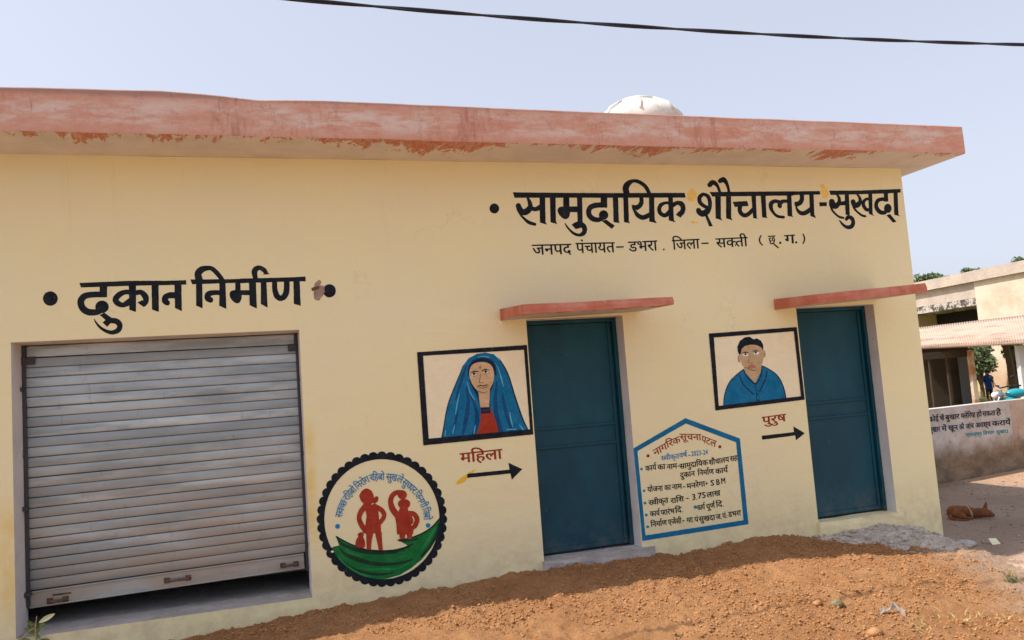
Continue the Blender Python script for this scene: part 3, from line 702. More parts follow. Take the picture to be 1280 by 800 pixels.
T += xf([G((0,213),(1038,210),(1052,270),(0,272)), G((140,250),(206,250),(216,565),(230,591),(150,575)), G((270,250),(332,250),(342,565),(358,591),(280,575)),
 S((315,225,36),(302,150,40),(332,95,35),(390,62,22),(450,67,23),(510,98,24),(558,145,25),(597,218,22)),
 S((495,265,24),(498,330,28),(470,378,30),(425,395,30)), G((373,360),(430,365),(480,380),(455,428),(400,415)), S((395,385,16),(412,430,18),(450,488,26),(510,518,30),(570,500,30),(620,465,22)),
 G((592,250),(657,250),(665,550),(690,590),(595,570)),
 G((833,260),(890,260),(905,555),(937,583),(840,555)), S((868,345,20),(805,335,18),(745,360,25),(720,410,25),(735,463,26),(785,492,26),(835,465,28),(872,410,26)),
 S((890,365,28),(948,335,25),(1000,352,32),(1020,405,30),(1005,455,32)), G((928,485),(988,522),(1030,470),(965,440))], 752, 220, 10)
T += xf([G((230,250),(960,243),(1280,240),(1280,295),(960,298),(262,308)),
 S((148,278,22),(108,312,26),(105,368,26),(145,415,23),(200,445,22)), S((150,276,20),(205,300,24),(232,360,25),(232,430,26),(200,490,38),(150,520,40),(108,505,36),(92,480,32)),
 G((172,545),(205,540),(270,676),(225,681)), G((298,260),(370,260),(372,575),(392,606),(306,580)), G((436,260),(498,260),(502,575),(520,605),(436,580)),
 S((232,160,30),(268,130,30),(310,150,24),(338,195,18),(362,262,17)), S((362,112,28),(402,95,32),(437,130,24),(460,190,18),(476,262,17)),
 G((518,372),(700,362),(720,425),(640,430),(545,438)), S((612,425,28),(606,480,26),(632,525,26),(680,542,26),(730,512,26),(780,455,20)), G((750,280),(808,280),(820,570),(840,586),(775,577)),
 G((868,280),(930,280),(942,558),(962,576),(888,567)), S((1200,365,20),(1140,368,24),(1105,405,27),(1110,430,24)), S((1100,372,22),(1040,365,24),(1000,395,28),(998,450,24),(1030,510,18),(1080,553,18),(1155,565,18)),
 G((1195,270),(1252,270),(1264,545),(1282,562),(1205,550))], 864, 215, 10)
T += xf([G((0,243),(488,237),(496,281),(0,292)), S((262,285,26),(264,340,28),(240,383,30),(200,403,30)), G((168,372),(215,372),(240,420),(190,432)), S((192,430,10),(205,468,16),(240,508,24),(290,516,28),(340,490,28),(378,448,18)),
 G((352,265),(410,265),(420,530),(442,576),(370,550)), G((480,378),(575,378),(576,426),(485,429))], 976, 215, 10)
T += xf([G((123,233),(500,231),(860,218),(1019,211),(1018,256),(860,268),(500,279),(145,287)),
 S((158,370,35),(180,420,36),(215,422,34),(247,380,24),(250,330,20),(225,283,14)), S((142,400,20),(160,470,14),(200,520,13),(250,560,14),(303,574,14)), S((255,395,22),(325,388,28)),
 G((318,265),(370,265),(384,535),(330,535)), S((340,590,20),(365,562,24),(408,580,26),(425,620,24),(415,668,26),(375,692,25),(330,682,20),(290,650,15),(254,604,7)),
 S((422,370,29),(442,412,32),(480,410,34),(512,370,24),(505,320,17),(478,283,12)), S((418,400,15),(442,460,13),(490,510,13),(540,545,14),(576,552,14)),
 S((640,343,16),(592,338,17),(556,370,20),(556,420,22),(590,470,22),(630,472,22)), G((613,260),(662,260),(670,528),(692,549),(622,525)),
 G((808,250),(860,250),(862,370),(808,370)), S((838,345,26),(780,340,22),(732,360,24),(712,410,24),(727,465,26),(770,505,26),(820,510,24)), Oc(858,455,48,58), G((840,540),(885,525),(968,622),(922,632)),
 G((928,245),(980,245),(992,535),(1020,553),(938,535))], 1024, 215, 10)
T += [Oc(617.9, 260.6, 6.1, 6.3)]
for i, s in enumerate([(1120, 235, 70, 75), (1135, 190, 60, 40)]): pass
paintmesh('yellow_paint_patch', xf([Oc(1128,240,62,80), S((1120,565,12),(1190,585,18))], 752, 220, 10) + xf([Oc(548,255,45,75), Oc(520,180,30,30)], 976, 215, 10), p_mustard, bld, FP(.0006), .6, 'soft yellow repainted patches around the big title', wob=1.2)
paintmesh('title_lettering', T, p_black, bld, FP(L1), .42, 'large black Hindi title over the two doors', wob=.12)

# left title over the shutter
T = xf([G((93,187),(700,160),(1110,158),(1110,214),(700,224),(112,244)), G((345,225),(440,222),(438,366),(345,366)),
 S((400,330,36),(250,333,37),(152,355,40),(110,420,42),(132,500,43),(205,550,42),(300,552,38),(350,530,40)), Oc(375,485,84,78), G((345,585),(405,560),(490,618),(430,660)),
 G((380,680),(450,625),(520,650),(440,735)), S((480,655,34),(560,668,36),(598,718,34),(575,778,32),(500,806,26),(420,786,20),(350,740,16),(300,682,11),(279,640,5)),
 G((710,200),(800,200),(800,551),(716,522)), S((740,302,30),(660,302,30),(592,333,36),(545,390,38),(572,440,36),(640,462,30),(700,432,38),(750,392,34)),
 S((790,312,30),(860,303,32),(913,350,38),(925,405,35),(905,445,33)), G((818,432),(895,488),(935,465),(880,400)), G((993,200),(1082,200),(1086,549),(1000,520))], 90, 335, 10)
T += xf([G((0,262),(325,251),(330,307),(0,316)), G((110,402),(190,402),(190,480),(110,480)), S((120,440,36),(72,462,38),(62,505,40),(90,535,34)), G((180,290),(268,290),(273,640),(188,600)),
 G((378,243),(800,240),(1280,230),(1280,275),(800,290),(403,304)), G((450,290),(528,290),(533,606),(452,570)), S((490,245,45),(475,175,43),(512,125,42),(575,103,32),(640,105,28),(700,150,30),(775,240,26)),
 S((745,408,30),(650,410,32),(602,432,38),(598,475,40),(632,500,34)), G((742,280),(818,280),(830,611),(740,572)),
 G((940,280),(1005,280),(1010,450),(940,450)), G((870,430),(885,390),(940,376),(1010,385),(1020,470),(1000,523),(970,542),(930,530),(888,488), smooth=True), G((1000,377),(1125,377),(1125,439),(1000,439)),
 G((1112,270),(1199,270),(1211,608),(1120,565))], 200, 325, 10)
T += xf([G((0,232),(600,217),(818,206),(820,266),(600,270),(0,290)), S((193,225,28),(180,150,36),(205,108,34),(250,97,28),(298,125,30),(325,158,24)), G((280,182),(330,150),(374,176)),
 G((260,262),(330,262),(346,597),(260,550)), S((433,262,32),(436,370,33),(462,450,36),(508,478,35),(555,452,37),(582,380,37),(583,262,35)), G((668,250),(746,250),(759,574),(673,548)), Oc(1118,385,81,83)], 300, 325, 10)
T += [Oc(62.9, 373.2, 9.3, 9)]
paintmesh('title_lettering', T, p_black, bld, FP(L1), .42, 'large black Hindi title above the rolling shutter', wob=.12)
paintmesh('bare_plaster_patch', xf([G((990,245),(1018,262),(1005,310),(1055,330),(1060,400),(1030,450),(990,508),(950,500),(925,480),(920,420),(930,395),(905,385),(895,355),(925,335),(930,290))], 300, 325, 10), p_plaster, bld, FP(L1+.0008), .5, 'peeled brown plaster patch beside the left title', wob=.5)
paintmesh('bare_plaster_patch', xf([S((910,365,16),(950,355,22),(985,340,14))], 300, 325, 10), p_brown, bld, FP(L1+.0016), .5, 'dark gouge in the peeled plaster patch', wob=.4)

# second line and short labels
o1 = .016
lettering('subtitle_lettering', [
 ('जनपद', 665, 306.0, 713.5, 304.8, 12.6), ('पंचायत', 719.5, 303.8, 767.8, 302.8, 12.6), ('डभरा', 785, 302.3, 821, 300.6, 12.4), ('िजला', 840, 300.3, 873.8, 298.5, 12.0),
 ('स<क>ती', 894.5, 298.2, 934, 296.3, 11.4), ('छ', 960.2, 294.9, 968.8, 294.4, 10.6), ('ग', 980.3, 294.1, 993.2, 293.2, 10.8)], p_black, bld, FP3(L1), 'thin black Hindi line of text below the big title', off=o1)
paintmesh('subtitle_marks', [S((771,308.8,.9),(779,308.6,.9)), S((877.6,304.2,.9),(885,304,.9)), S((829.8,311.8,1.1)), S((975.4,303.5,1.5)), S((995.3,303,1.4)),
 S((951.2,294.6,.8),(949.4,299,.9),(950.4,303.5,.9),(953.2,306.4,.7)), S((1003.9,292.6,.7),(1005.6,297,.9),(1005.4,301,.9),(1003.8,304.4,.7)), S((967.5,305,.8),(972.6,309.4,.9))], p_black, bld, FP(L1+.001), .3, 'dots dashes and brackets of the thin text line')
lettering('door_label', [('मिहला', 574.8, 566.9, 627, 561.2, 12.0)], p_redoxide, bld, FP3(L1), 'dark red Hindi word under the painted woman', off=.022)
lettering('door_label', [('पुरुष', 952.4, 521.4, 982, 517.3, 9.0)], p_redoxide, bld, FP3(L1), 'dark red Hindi word under the painted man', off=.022)
paintmesh('arrow', xf([G((309,540),(985,474),(966,364),(1190,465),(1020,636),(1000,535),(309,606))], 560, 550, 12.8), p_black, bld, FP(L1+.0012), .4, 'black arrow pointing right under the painted woman', wob=.1)
paintmesh('yellow_paint_smear', xf([S((160,690,26),(215,650,40),(300,585,34)), S((300,560,14),(430,480,12))], 560, 550, 12.8), p_yel, bld, FP(L1), .4, 'ochre paint smear at the tail of the left arrow', wob=.5)
paintmesh('arrow', xf([G((178,577),(765,510),(752,406),(962,530),(800,662),(785,572),(185,652))], 940, 505, 14.55), p_black, bld, FP(L1), .4, 'black arrow pointing right under the painted man', wob=.1)

# ------------------------------------------------------------------ painted woman
U = lambda sh: xf(sh, 520, 430, 8.889)
outer = G((521.3,440.3),(658.6,431.2),(666.8,543.0),(529.2,556.8)); inner = G((528.8,444.7),(655.0,437.2),(662.6,536.6),(535.9,548.3))
fw = paintmesh('painted_panel', [cut(outer, inner)], p_black, bld, FP(.0042), .5, 'black framed painted portrait of a woman in a blue veil', wob=.1)
paintmesh('panel_ground', [G((527.5,443),(656,436),(663.5,538),(534.5,550))], p_ivory, fw, FP(.0006), .6)
veil = G((290,1050),(305,955),(335,775),(370,635),(430,475),(490,330),(522,240),(585,158),(680,108),(770,95),(860,113),(925,165),(985,260),(1035,370),(1085,535),(1140,705),(1195,855),(1240,945),(1240,1010),(290,1080), smooth=False)
paintmesh('veil', U([veil]), p_blue, fw, FP(.0010), .45, 'bright blue veil of the painted woman')
L = lambda *p, **k: S(*p, **k)
paintmesh('veil_fold', U([S((440,620,8),(500,420,14),(560,240,10)), S((520,1000,14),(560,820,26),(580,640,18),(560,480,8)), S((640,1010,18),(680,860,26),(660,700,16),(600,560,8)), S((960,1000,20),(900,820,26),(880,620,20),(900,420,10)), S((1060,960,12),(1000,760,20),(960,560,10)), S((400,1010,10),(440,860,14),(460,740,8)), S((620,200,8),(700,160,12),(820,170,10),(880,240,8))]), p_dkblue, fw, FP(.0014), .45, wob=.25)
paintmesh('veil_outline', U([S((285,1050,7),(303,955,6),(333,775,6),(368,635,6),(430,475,6),(490,330,5),(522,240,3)), S((925,165,4),(985,260,7),(1035,370,7),(1085,535,8),(1140,705,8),(1195,855,8),(1240,945,6)),
  S((592,350,12),(590,290,14),(620,225,18),(690,190,20),(760,180,20),(830,205,20),(872,270,16),(885,340,10)), S((600,400,10),(640,480,14),(685,570,10),(700,640,5)), S((860,440,6),(825,520,8),(812,600,8),(822,720,8),(860,830,8),(905,930,8),(920,985,8))]), p_navy, fw, FP(.0018), .4)
paintmesh('veil_highlight', U([S((690,148,4),(750,138,6),(820,150,4)), S((880,210,3),(920,290,6),(950,390,8),(972,470,4)), S((570,430,4),(600,530,7),(650,620,5)), S((430,900,4),(415,960,7),(405,1000,4)), S((1040,760,4),(1055,840,8),(1075,920,4)), S((660,900,4),(650,960,7),(645,1000,4)), S((330,960,5),(322,1020,5)), S((1150,900,4),(1190,950,8)), S((480,560,4),(455,680,8),(440,780,4)), S((860,110,3),(930,180,3)), S((1010,950,5),(1110,945,6))]), p_hi, fw, FP(.0022), .35, wob=.15)
paintmesh('face', U([G((592,330),(604,262),(645,218),(720,200),(800,212),(848,255),(866,330),(858,420),(822,498),(790,532),(740,542),(692,525),(640,470),(606,400), smooth=True), G((692,500),(822,500),(812,705),(718,708),(700,600))]), p_skin, fw, FP(.0026), .35, 'tan painted face and neck of the woman')
paintmesh('blouse', U([G((718,704),(822,700),(880,835),(922,985),(676,1008),(716,860))]), p_red, fw, FP(.0024), .45, 'red blouse of the painted woman')
paintmesh('collar', U([G((718,704),(822,700),(830,768),(722,775))]), p_navy, fw, FP(.0030), .4)
paintmesh('eye', U([Oc(645,335,34,16), Oc(775,311,34,16)]), p_white, fw, FP(.0030), .25)
paintmesh('face_line', U([S((608,322,3),(645,304,6),(690,304,5)), S((730,300,5),(772,280,6),(812,292,3)), Oc(645,332,13,15), Oc(774,308,13,15), S((612,340,2),(645,318,3),(680,336,2)), S((742,314,2),(775,294,3),(812,318,2)), S((618,352,1.5),(650,358,2),(680,346,1.5)), S((748,326,1.5),(780,332,2),(808,322,1.5))]), p_black, fw, FP(.0034), .2)
paintmesh('face_line', U([S((714,325,2.5),(712,380,3),(702,425,4),(722,432,3),(748,428,3)), S((684,472,4),(715,460,7),(748,466,7),(780,455,6),(808,460,3)), S((702,482,3),(750,492,4),(792,474,3)), S((700,522,3),(745,544,3.5),(790,530,3))]), p_brown, fw, FP(.0034), .2)
paintmesh('forehead_dot', U([Oc(712,264,10,12), S((712,240,3),(712,262,3))]), p_red, fw, FP(.0038), .2)
paintmesh('collar_bead', U([Oc(740+k*20, 738, 5) for k in range(4)]), p_red, fw, FP(.0034), .3)

# ------------------------------------------------------------------ painted man
Wc = lambda sh: xf(sh, 884, 405, 10)
outer = G((886.1,416.9),(996.0,408.8),(1006.0,499.6),(894.4,513.1)); inner = G((892.4,421.9),(992.4,414.1),(1001.3,495.2),(898.5,507.4))
fm = paintmesh('painted_panel', [cut(outer, inner)], p_black, bld, FP(.0042), .45, 'black framed painted portrait of a man in a blue shirt', wob=.1)
paintmesh('panel_ground', [G((891,420.8),(993,413),(1002,496.5),(897.3,508.6))], p_ivory, fm, FP(.0006), .6)
paintmesh('shirt', Wc([G((208,1025),(212,920),(240,810),(290,712),(370,632),(455,565),(490,610),(600,725),(660,620),(685,520),(760,560),(850,620),(915,702),(962,820),(985,945),(600,1005))]), p_blue, fm, FP(.0010), .4, 'blue collared shirt of the painted man')
paintmesh('shirt_line', Wc([S((206,1015,6),(212,920,6),(240,810,6),(290,712,6),(370,632,6),(452,568,6)), S((685,522,6),(760,558,6),(850,618,6),(915,700,7),(962,818,7),(987,940,7)),
  S((455,572,7),(482,635,7),(540,705,8),(600,748,8),(655,690,7),(680,600,7),(682,530,6)), S((402,642,6),(450,750,7),(520,825,7),(582,878,8)), S((748,585,7),(732,680,7),(685,780,7),(655,850,6)), S((602,750,5),(612,850,5),(620,980,4)), Oc(632,876,11), Oc(645,957,12)]), p_navy, fm, FP(.0014), .35)
paintmesh('face', Wc([G((416,320),(440,262),(520,240),(620,245),(695,310),(706,400),(692,480),(665,540),(622,580),(565,592),(500,575),(450,530),(425,470), smooth=True), G((455,540),(682,505),(668,600),(602,738),(560,700),(480,612)), Oc(402,432,20,48), Oc(712,372,16,46)]), p_skin2, fm, FP(.0018), .35, 'tan painted face of the man')
paintmesh('hair', Wc([G((383,350),(378,285),(408,212),(468,168),(530,158),(582,192),(622,178),(672,208),(702,262),(700,335),(670,288),(610,262),(540,258),(470,275),(432,312),(418,380),(402,385))]), p_black, fm, FP(.0022), .35, 'short black hair of the painted man', wob=.1)
paintmesh('eye', Wc([Oc(480,382,38,20), Oc(615,363,36,20)]), p_white, fm, FP(.0024), .25)
paintmesh('face_line', Wc([Oc(478,377,13,13), Oc(607,357,13,13), S((445,372,2.5),(480,358,4),(515,366,2.5)), S((580,352,2.5),(612,340,4),(648,350,2.5))]), p_black, fm, FP(.0028), .2)
paintmesh('face_line', Wc([S((435,362,3),(470,350,5),(512,354,3)), S((568,342,3),(610,326,5),(640,332,3)), S((528,400,2),(520,450,2.5),(512,480,3),(540,488,3),(565,480,3)), S((470,545,2.5),(510,552,3),(560,580,5),(610,572,3)), S((388,400,2),(392,450,2.5),(405,478,2)), S((722,350,2),(724,395,2.5),(712,418,2))]), p_brown, fm, FP(.0028), .2)
paintmesh('mouth', Wc([Oc(556,532,46,24), S((515,545,10),(556,515,14),(600,535,10))]), p_lip, fm, FP(.0032), .25, wob=.1)

# ------------------------------------------------------------------ round emblem beside the shutter
EC = (477.4, 649.0)
lobes = [Oc(EC[0]+75.2*math.cos(a), EC[1]+78.4*math.sin(a), 6.4) for a in np.linspace(0, 2*math.pi, 45)[:-1]]
em = paintmesh('round_emblem', [cut(Oc2, In2) for Oc2, In2 in [(('P', [np.array((EC[0]+76.5*math.cos(a), EC[1]+79.5*math.sin(a))) for a in np.linspace(0, 2*math.pi, 97)[:-1]]), ('P', [np.array((EC[0]+72*math.cos(a), EC[1]+75*math.sin(a))) for a in np.linspace(0, 2*math.pi, 97)[:-1]]))]] + [cut(l, ('P', [np.array((EC[0]+72*math.cos(a), EC[1]+75*math.sin(a))) for a in np.linspace(0, 2*math.pi, 65)[:-1]])) for l in lobes], p_black, bld, FP(.0022), .5, 'round painted emblem with black scalloped rim between shutter and left door', wob=.1)
Tp = lambda sh: xf(sh, 392, 560, 7.27); Bt = lambda sh: xf(sh, 392, 640, 7.27)
paintmesh('green_drape', Bt([G((205,222),(300,275),(380,310),(470,340),(560,350),(660,352),(760,340),(862,308),(765,255),(850,242),(920,222),(1000,187),(1080,132),(1150,52),(1152,130),(1122,235),(1062,335),(982,432),(885,512),(785,572),(660,607),(600,612),(480,602),(380,562),(290,502),(220,432),(165,372),(148,345),(180,320),(232,306))]), p_green, em, FP(.0010), .45, 'green cloth sweeping across the foot of the emblem')
paintmesh('drape_shade', Bt([S((240,330,6),(300,392,16),(400,430,20),(520,465,18),(650,475,16),(800,462,12),(900,430,5)), S((270,440,4),(350,512,12),(480,552,14),(600,567,12),(720,552,6)), S((205,225,3),(260,290,14),(380,340,18),(520,368,18),(660,368,16),(790,345,14),(900,290,8)), S((780,262,8),(860,262,12),(950,240,6)), S((1140,110,10),(1110,220,14),(1050,320,12),(980,400,8))]), p_dkgreen, em, FP(.0014), .4, wob=.3)
paintmesh('drape_light', Bt([S((220,405,4),(300,492,12),(420,562,10),(520,588,5)), S((480,520,4),(600,520,10),(760,512,8),(860,470,4)), S((980,350,5),(1050,240,14),(1110,140,8)), S((300,330,4),(330,370,6),(430,400,5))]), p_ltgreen, em, FP(.0018), .4, wob=.3)
paintmesh('drape_edge', Bt([S((207,222,5),(300,275,6),(380,310,6),(470,340,6),(560,351,7),(660,353,7),(760,341,6),(862,308,4)), S((765,255,5),(850,243,6),(920,222,6),(1000,187,6),(1080,132,6),(1150,52,5)), S((150,345,4),(180,322,4),(232,308,3))]), p_black, em, FP(.0022), .35)
paintmesh('drape_edge', Bt([Oc(170,360,14,9)]), p_white, em, FP(.0026), .3)
paintmesh('painted_figure', Tp([G((485,368),(525,388),(545,430),(548,470),(520,510),(450,500),(418,450),(418,425),(435,395),(458,375), smooth=True), G((455,480),(520,490),(530,530),(450,530)),
  G((525,478),(552,455),(560,442),(575,436),(590,450),(586,482),(560,505),(535,500)), S((470,530,26),(430,580,24),(414,640,22),(438,705,24),(478,758,22)), G((455,515),(575,515),(592,600),(598,680),(612,705),(612,775),(484,775),(470,700),(482,620),(470,560)),
  S((555,530,24),(615,562,22),(640,602,21),(632,640,20),(600,682,20))]) + Bt([G((478,180),(545,180),(530,250),(520,343),(482,343),(480,260)), G((555,180),(618,180),(622,260),(630,350),(592,350),(575,260)), G((430,183),(455,200),(452,230),(466,270),(462,322),(410,322),(380,300),(388,250),(404,225),(402,200), smooth=True), S((445,200,6),(455,180,7),(470,170,8))]), p_red, em, FP(.0030), .35, 'red painted silhouette of a man with a bag', wob=.08)
paintmesh('painted_figure', Tp([Oc(806,425,42,42), Oc(822,508,56,46), Oc(862,500,16,20), S((770,625,28),(722,560,28),(700,492,24),(714,435,22),(752,405,21),(800,398,16)), G((792,530),(852,530),(860,570),(900,600),(880,690),(908,740),(902,785),(758,785),(752,700),(740,630),(765,590)),
  S((865,590,20),(915,602,22),(940,650,22),(922,705,22),(888,735,15)), S((868,622,6),(892,640,9),(895,672,11),(882,690,9))]) + Bt([G((758,180),(904,180),(895,210),(892,245),(852,245),(846,205),(832,205),(830,245),(782,245),(780,210))]), p_red, em, FP(.0030), .35, 'red painted silhouette of a woman carrying a pot on her head', wob=.08)
paintmesh('blue_dot', Tp([Oc(218,712,22)]), p_ltblue, em, FP(.0030), .4); paintmesh('blue_dot', Tp([Oc(1040,703,21)]), p_ltblue, em, FP(.0032), .4)
ringpts = [(198,622),(212,560),(242,485),(285,420),(335,362),(392,315),(455,270),(522,240),(585,233),(660,233),(735,238),(800,255),(842,285),(900,330),(955,385),(998,450),(1032,520),(1055,590),(1062,650)]
rp = [np.array((392+x/7.27, 560+y/7.27)) for x, y in ringpts]
dense = crom(rp, 12); ds = np.concatenate([[0], np.cumsum([np.hypot(*(b-a)) for a, b in zip(dense[:-1], dense[1:])])])
def on_ring(u):
    s = u*ds[-1]; i = min(int(np.searchsorted(ds, s, 'right'))-1, len(dense)-2); t = (s-ds[i])/(ds[i+1]-ds[i]+1e-9); return dense[i]*(1-t)+dense[i+1]*t
segs = [('<स>व', 2), ('<च>छ', 1.8), (' ', .25), ('र', .8), ('िह', 1.1), ('बो', 1.3), (' ', .3), ('िन', 1.2), ('रो', 1.1), ('ग', 1), (' ', .3), ('र', .8), ('िह', 1.1), ('बो', 1.3), (' ', .35), ('सु', 1.1), ('ख', 1.2), (' ', .25), ('ले', 1.2), (' ', .25), ('सु', 1.1), ('<घ>घ', 1.5), ('र', .8), (' ', .25), ('िज', 1.3), ('न', .9), ('गी', 1.4), (' ', .25), ('िज', 1.3), ('बो', 1.3)]
tot = sum(s[1] for s in segs); c = 0; items = []
for s_, w_ in segs:
    if s_ != ' ':
        a, b = on_ring(c/tot), on_ring((c+w_)/tot); d_ = b-a; nrm = np.array((-d_[1], d_[0])); items.append((s_, a[0], a[1], b[0], b[1], 8.2, nrm))
    c += w_
lettering('ring_lettering', items, p_ltblue, em, FP3(.0034), 'thin blue Hindi slogan curving round the inside of the emblem', off=.014)

# ------------------------------------------------------------------ house-shaped information notice between the doors
outer = G((791.8,560.5),(856.8,522.6),(924.9,548.1),(935.7,655.3),(803.0,676.2)); inner = G((796.9,563.8),(857.4,529.4),(920.1,552.9),(929.4,650.2),(806.9,669.2))
nb = paintmesh('information_notice', [cut(outer, inner)], p_blue, bld, FP(.0014), .5, 'house shaped notice outlined in blue between the two doors', wob=.1)
UPD = lambda s: 1.5 if s in '-+' else 0.0
P1 = lambda s, a, b, c, d, h=6.2: (s, 790+a/8, 520+b/8-UPD(s), 790+c/8, 520+d/8-UPD(s), h)
P2 = lambda s, a, b, c, d, h=6.2: (s, 790+a/8, 590+b/8-UPD(s), 790+c/8, 590+d/8-UPD(s), h)
lettering('notice_heading', [P1('नाग', 207, 345, 335, 268, 7.8)+((.35, 1),), P1('िरक', 335, 262, 472, 202, 7.6)+((.3, 1),), P1('सूचना', 475, 178, 690, 182, 7.6), P1('पटल', 700, 195, 845, 250, 7.8)+((-.15, 1),)], p_redoxide, nb, FP3(.0014), off=.018)
paintmesh('notice_dot', [Oc(810.1, 569.8, 2.0), Oc(899.9, 558.4, 2.0)], p_redoxide, nb, FP(.0014), .3)
lettering('notice_year', [P1('<स>वीकृत', 290, 402, 468, 378, 5.6), P1('वष^', 470, 374, 548, 362, 5.6), P1('-', 556, 378, 585, 374, 5.6), P1('2023-24', 590, 358, 758, 338, 5.6)], p_ltblue, nb, FP3(.0014), off=.02)
lettering('notice_text', [
 P1('काय^', 132, 502, 240, 486), P1('का', 255, 490, 330, 480), P1('नाम', 345, 487, 448, 473), P1('-', 452, 482, 476, 479), P1('सामुदाियक', 475, 482, 756, 438), P1('शौचालय', 765, 442, 968, 408), P1('सह', 978, 406, 1052, 392),
 P1('दुकान', 480, 570, 626, 550), P1('िनमा^ण', 655, 548, 815, 530), P1('काय^', 832, 532, 955, 512),
 P1('योजना', 152, 712, 305, 697), P1('का', 322, 696, 386, 688), P1('नाम', 398, 688, 497, 677), P1('-', 505, 690, 530, 686), P1('मनरेगा', 545, 680, 728, 652), P1('+', 730, 672, 760, 666, 5), P1('S', 782, 648, 820, 643, 6.4), P1('B', 838, 640, 876, 635, 6.4), P1('M', 888, 628, 934, 621, 6.6),
 P2('<स>वीकृत', 165, 286, 360, 256), P2('रािश', 384, 266, 516, 242), P2('-', 536, 246, 566, 242), P2('3', 598, 228, 636, 223, 6.8), P2('.', 638, 226, 650, 224, 6.6), P2('75', 655, 216, 738, 204, 6.6), P2('लाख', 745, 208, 880, 182),
 P2('काय^', 177, 396, 275, 384), P2('<प>रारंभ', 285, 384, 422, 364), P2('िद', 430, 362, 492, 350), P2('.', 496, 362, 510, 360, 5), P2('काय^', 650, 336, 726, 322), P2('पूण^', 742, 326, 826, 308), P2('िद', 838, 305, 900, 294), P2('.', 904, 306, 916, 304, 5),
 P2('िनमा^ण', 185, 502, 346, 480), P2('एजेंसी', 360, 478, 492, 462), P2('-', 498, 470, 524, 466), P2('<ग>रा', 545, 460, 606, 452), P2('.', 608, 462, 620, 460, 5), P2('पं', 624, 452, 660, 448), P2('सुखदा', 666, 448, 828, 428), P2('ज', 836, 426, 884, 420), P2('.', 886, 430, 896, 428, 5), P2('पं', 902, 416, 936, 412), P2(':', 940, 420, 952, 418, 5), P2('डभरा', 960, 402, 1086, 382)], p_black, nb, FP3(.0014), 'seven lines of small black Hindi writing inside the notice', off=.028)
paintmesh('notice_bullet', [Oc(801.9, 586.3, 1.7), Oc(805.2, 613.5, 1.7), Oc(806.3, 628.8, 1.8), Oc(807.9, 643.7, 1.8), Oc(809.6, 658.5, 1.9), Oc(869.2, 633.8, 2.2)], p_teal, nb, FP(.0014), .3)

# ------------------------------------------------------------------ rubble and small things on the ground
def n_rub(t, b):
    base = mix(t, noise(t, 5, 8, .7, lo=.35, hi=.65), (.60, .51, .43), (.78, .69, .60))
    base = mix(t, mathn(t, 'MULTIPLY', noise(t, 9, 7, .75, sc=(.5, 2, 1), lo=.58, hi=.66), .8), base, (.17, .145, .13))
    setcol(t, b, base); bump(t, b, noise(t, 45, 8, .75), 1.0, .03)
m_rub = mat('grey_cement_rubble', (.45, .42, .4), .95, .1, nodes=n_rub)
def hrub(x, y):
    x = np.asarray(x, float); y = np.asarray(y, float)
    b = np.interp(x, [4.35, 4.7, 5.05, 5.5, 5.85, 6.05, 6.35], [.0, .20, .205, .215, .165, .07, -.08])
    k = np.clip(-(y+.02)/np.interp(x, [4.3, 4.9, 5.4, 6.2], [.22, .50, .85, .8]), 0, 1.6); h = b - k**1.3*np.interp(x, [4.4, 5, 6.3], [.20, .17, .13])
    return h + .022*fbm(x, y, 4, 3) + .015*fbm(x, y*1.6, 13, 3, .7) + .007*fbm(x, y, 40, 2, .8)
sheet('cement_rubble', np.arange(4.3, 6.5, .014), np.arange(-1.0, .0, .012), hrub, m_rub, 'stuff', 'broken grey cement rubble heaped at the building corner', 'rubble')
clods('rubble_chips', 900, (4.6, 6.3), (-.75, -.01), .006, .032, m_rub, hrub, 'flakes and chips of grey cement over the rubble', 'rubble chips', None, .45)
def ptop(x, y): return max(groundz(x, y), float(hrub(x, y)) if (4.3 < x < 6.5 and -1 < y < 0) else -9)
def hit(px, py):                                     # where the photograph's pixel meets the ground or mound
    p = onZ(px, py, 0.0)
    for _ in range(14):
        p = onZ(px, py, .5*p[2] + .5*ptop(p[0], p[1]))
    return p
m_stone = mat('pale_grey_stone', (.42, .40, .39), .9, .2, nodes=lambda t, b: (setcol(t, b, mix(t, noise(t, 18, 6, .7, lo=.3, hi=.7), (.33, .31, .30), (.52, .50, .48))), bump(t, b, noise(t, 40, 6), .5, .01)))
def stone(name, px, py, r, sq, label, m_=m_stone, cat='stone', sub=2, jit=.10, rz=0.3):
    p = hit(px, py); o = MB().blob((0, 0, 0), r, sq, jit=jit, sub=sub, rz=rz).build(name, m_, None, True)
    o.location = (p[0], p[1], p[2]+r*sq[2]*.45); return tag(o, label, cat)
stone('flat_stone', 1207, 682, .085, (1.35, 1, .42), 'flat pale grey stone lying just right of the building corner', jit=.05)
m_olive = mat('olive_lump', (.22, .18, .10), .95, .1, nodes=lambda t, b: (setcol(t, b, mix(t, noise(t, 40, 6, .7, lo=.3, hi=.7), (.14, .12, .07), (.34, .27, .15))), bump(t, b, noise(t, 70, 6), .9, .02)))
stone('dung_lump', 1046, 758, .038, (1.3, 1, .75), 'olive brown lump lying on the orange soil below the right door', m_olive, 'lump', jit=.16)
stone('soil_lump', 1022, 756, .030, (1.1, 1, .7), 'rounded orange lump of dry soil left of the olive lump', m_clod, 'soil lump', jit=.12)
stone('soil_lump', 1094, 793, .040, (1.3, 1, .7), 'largest dry soil lump, low in the picture beside the crumpled rag', m_clod, 'soil lump', jit=.12)
m_paper = mat('pale_yellow_wrapper', (.80, .74, .50), .6, .4)
p = hit(1244, 681)
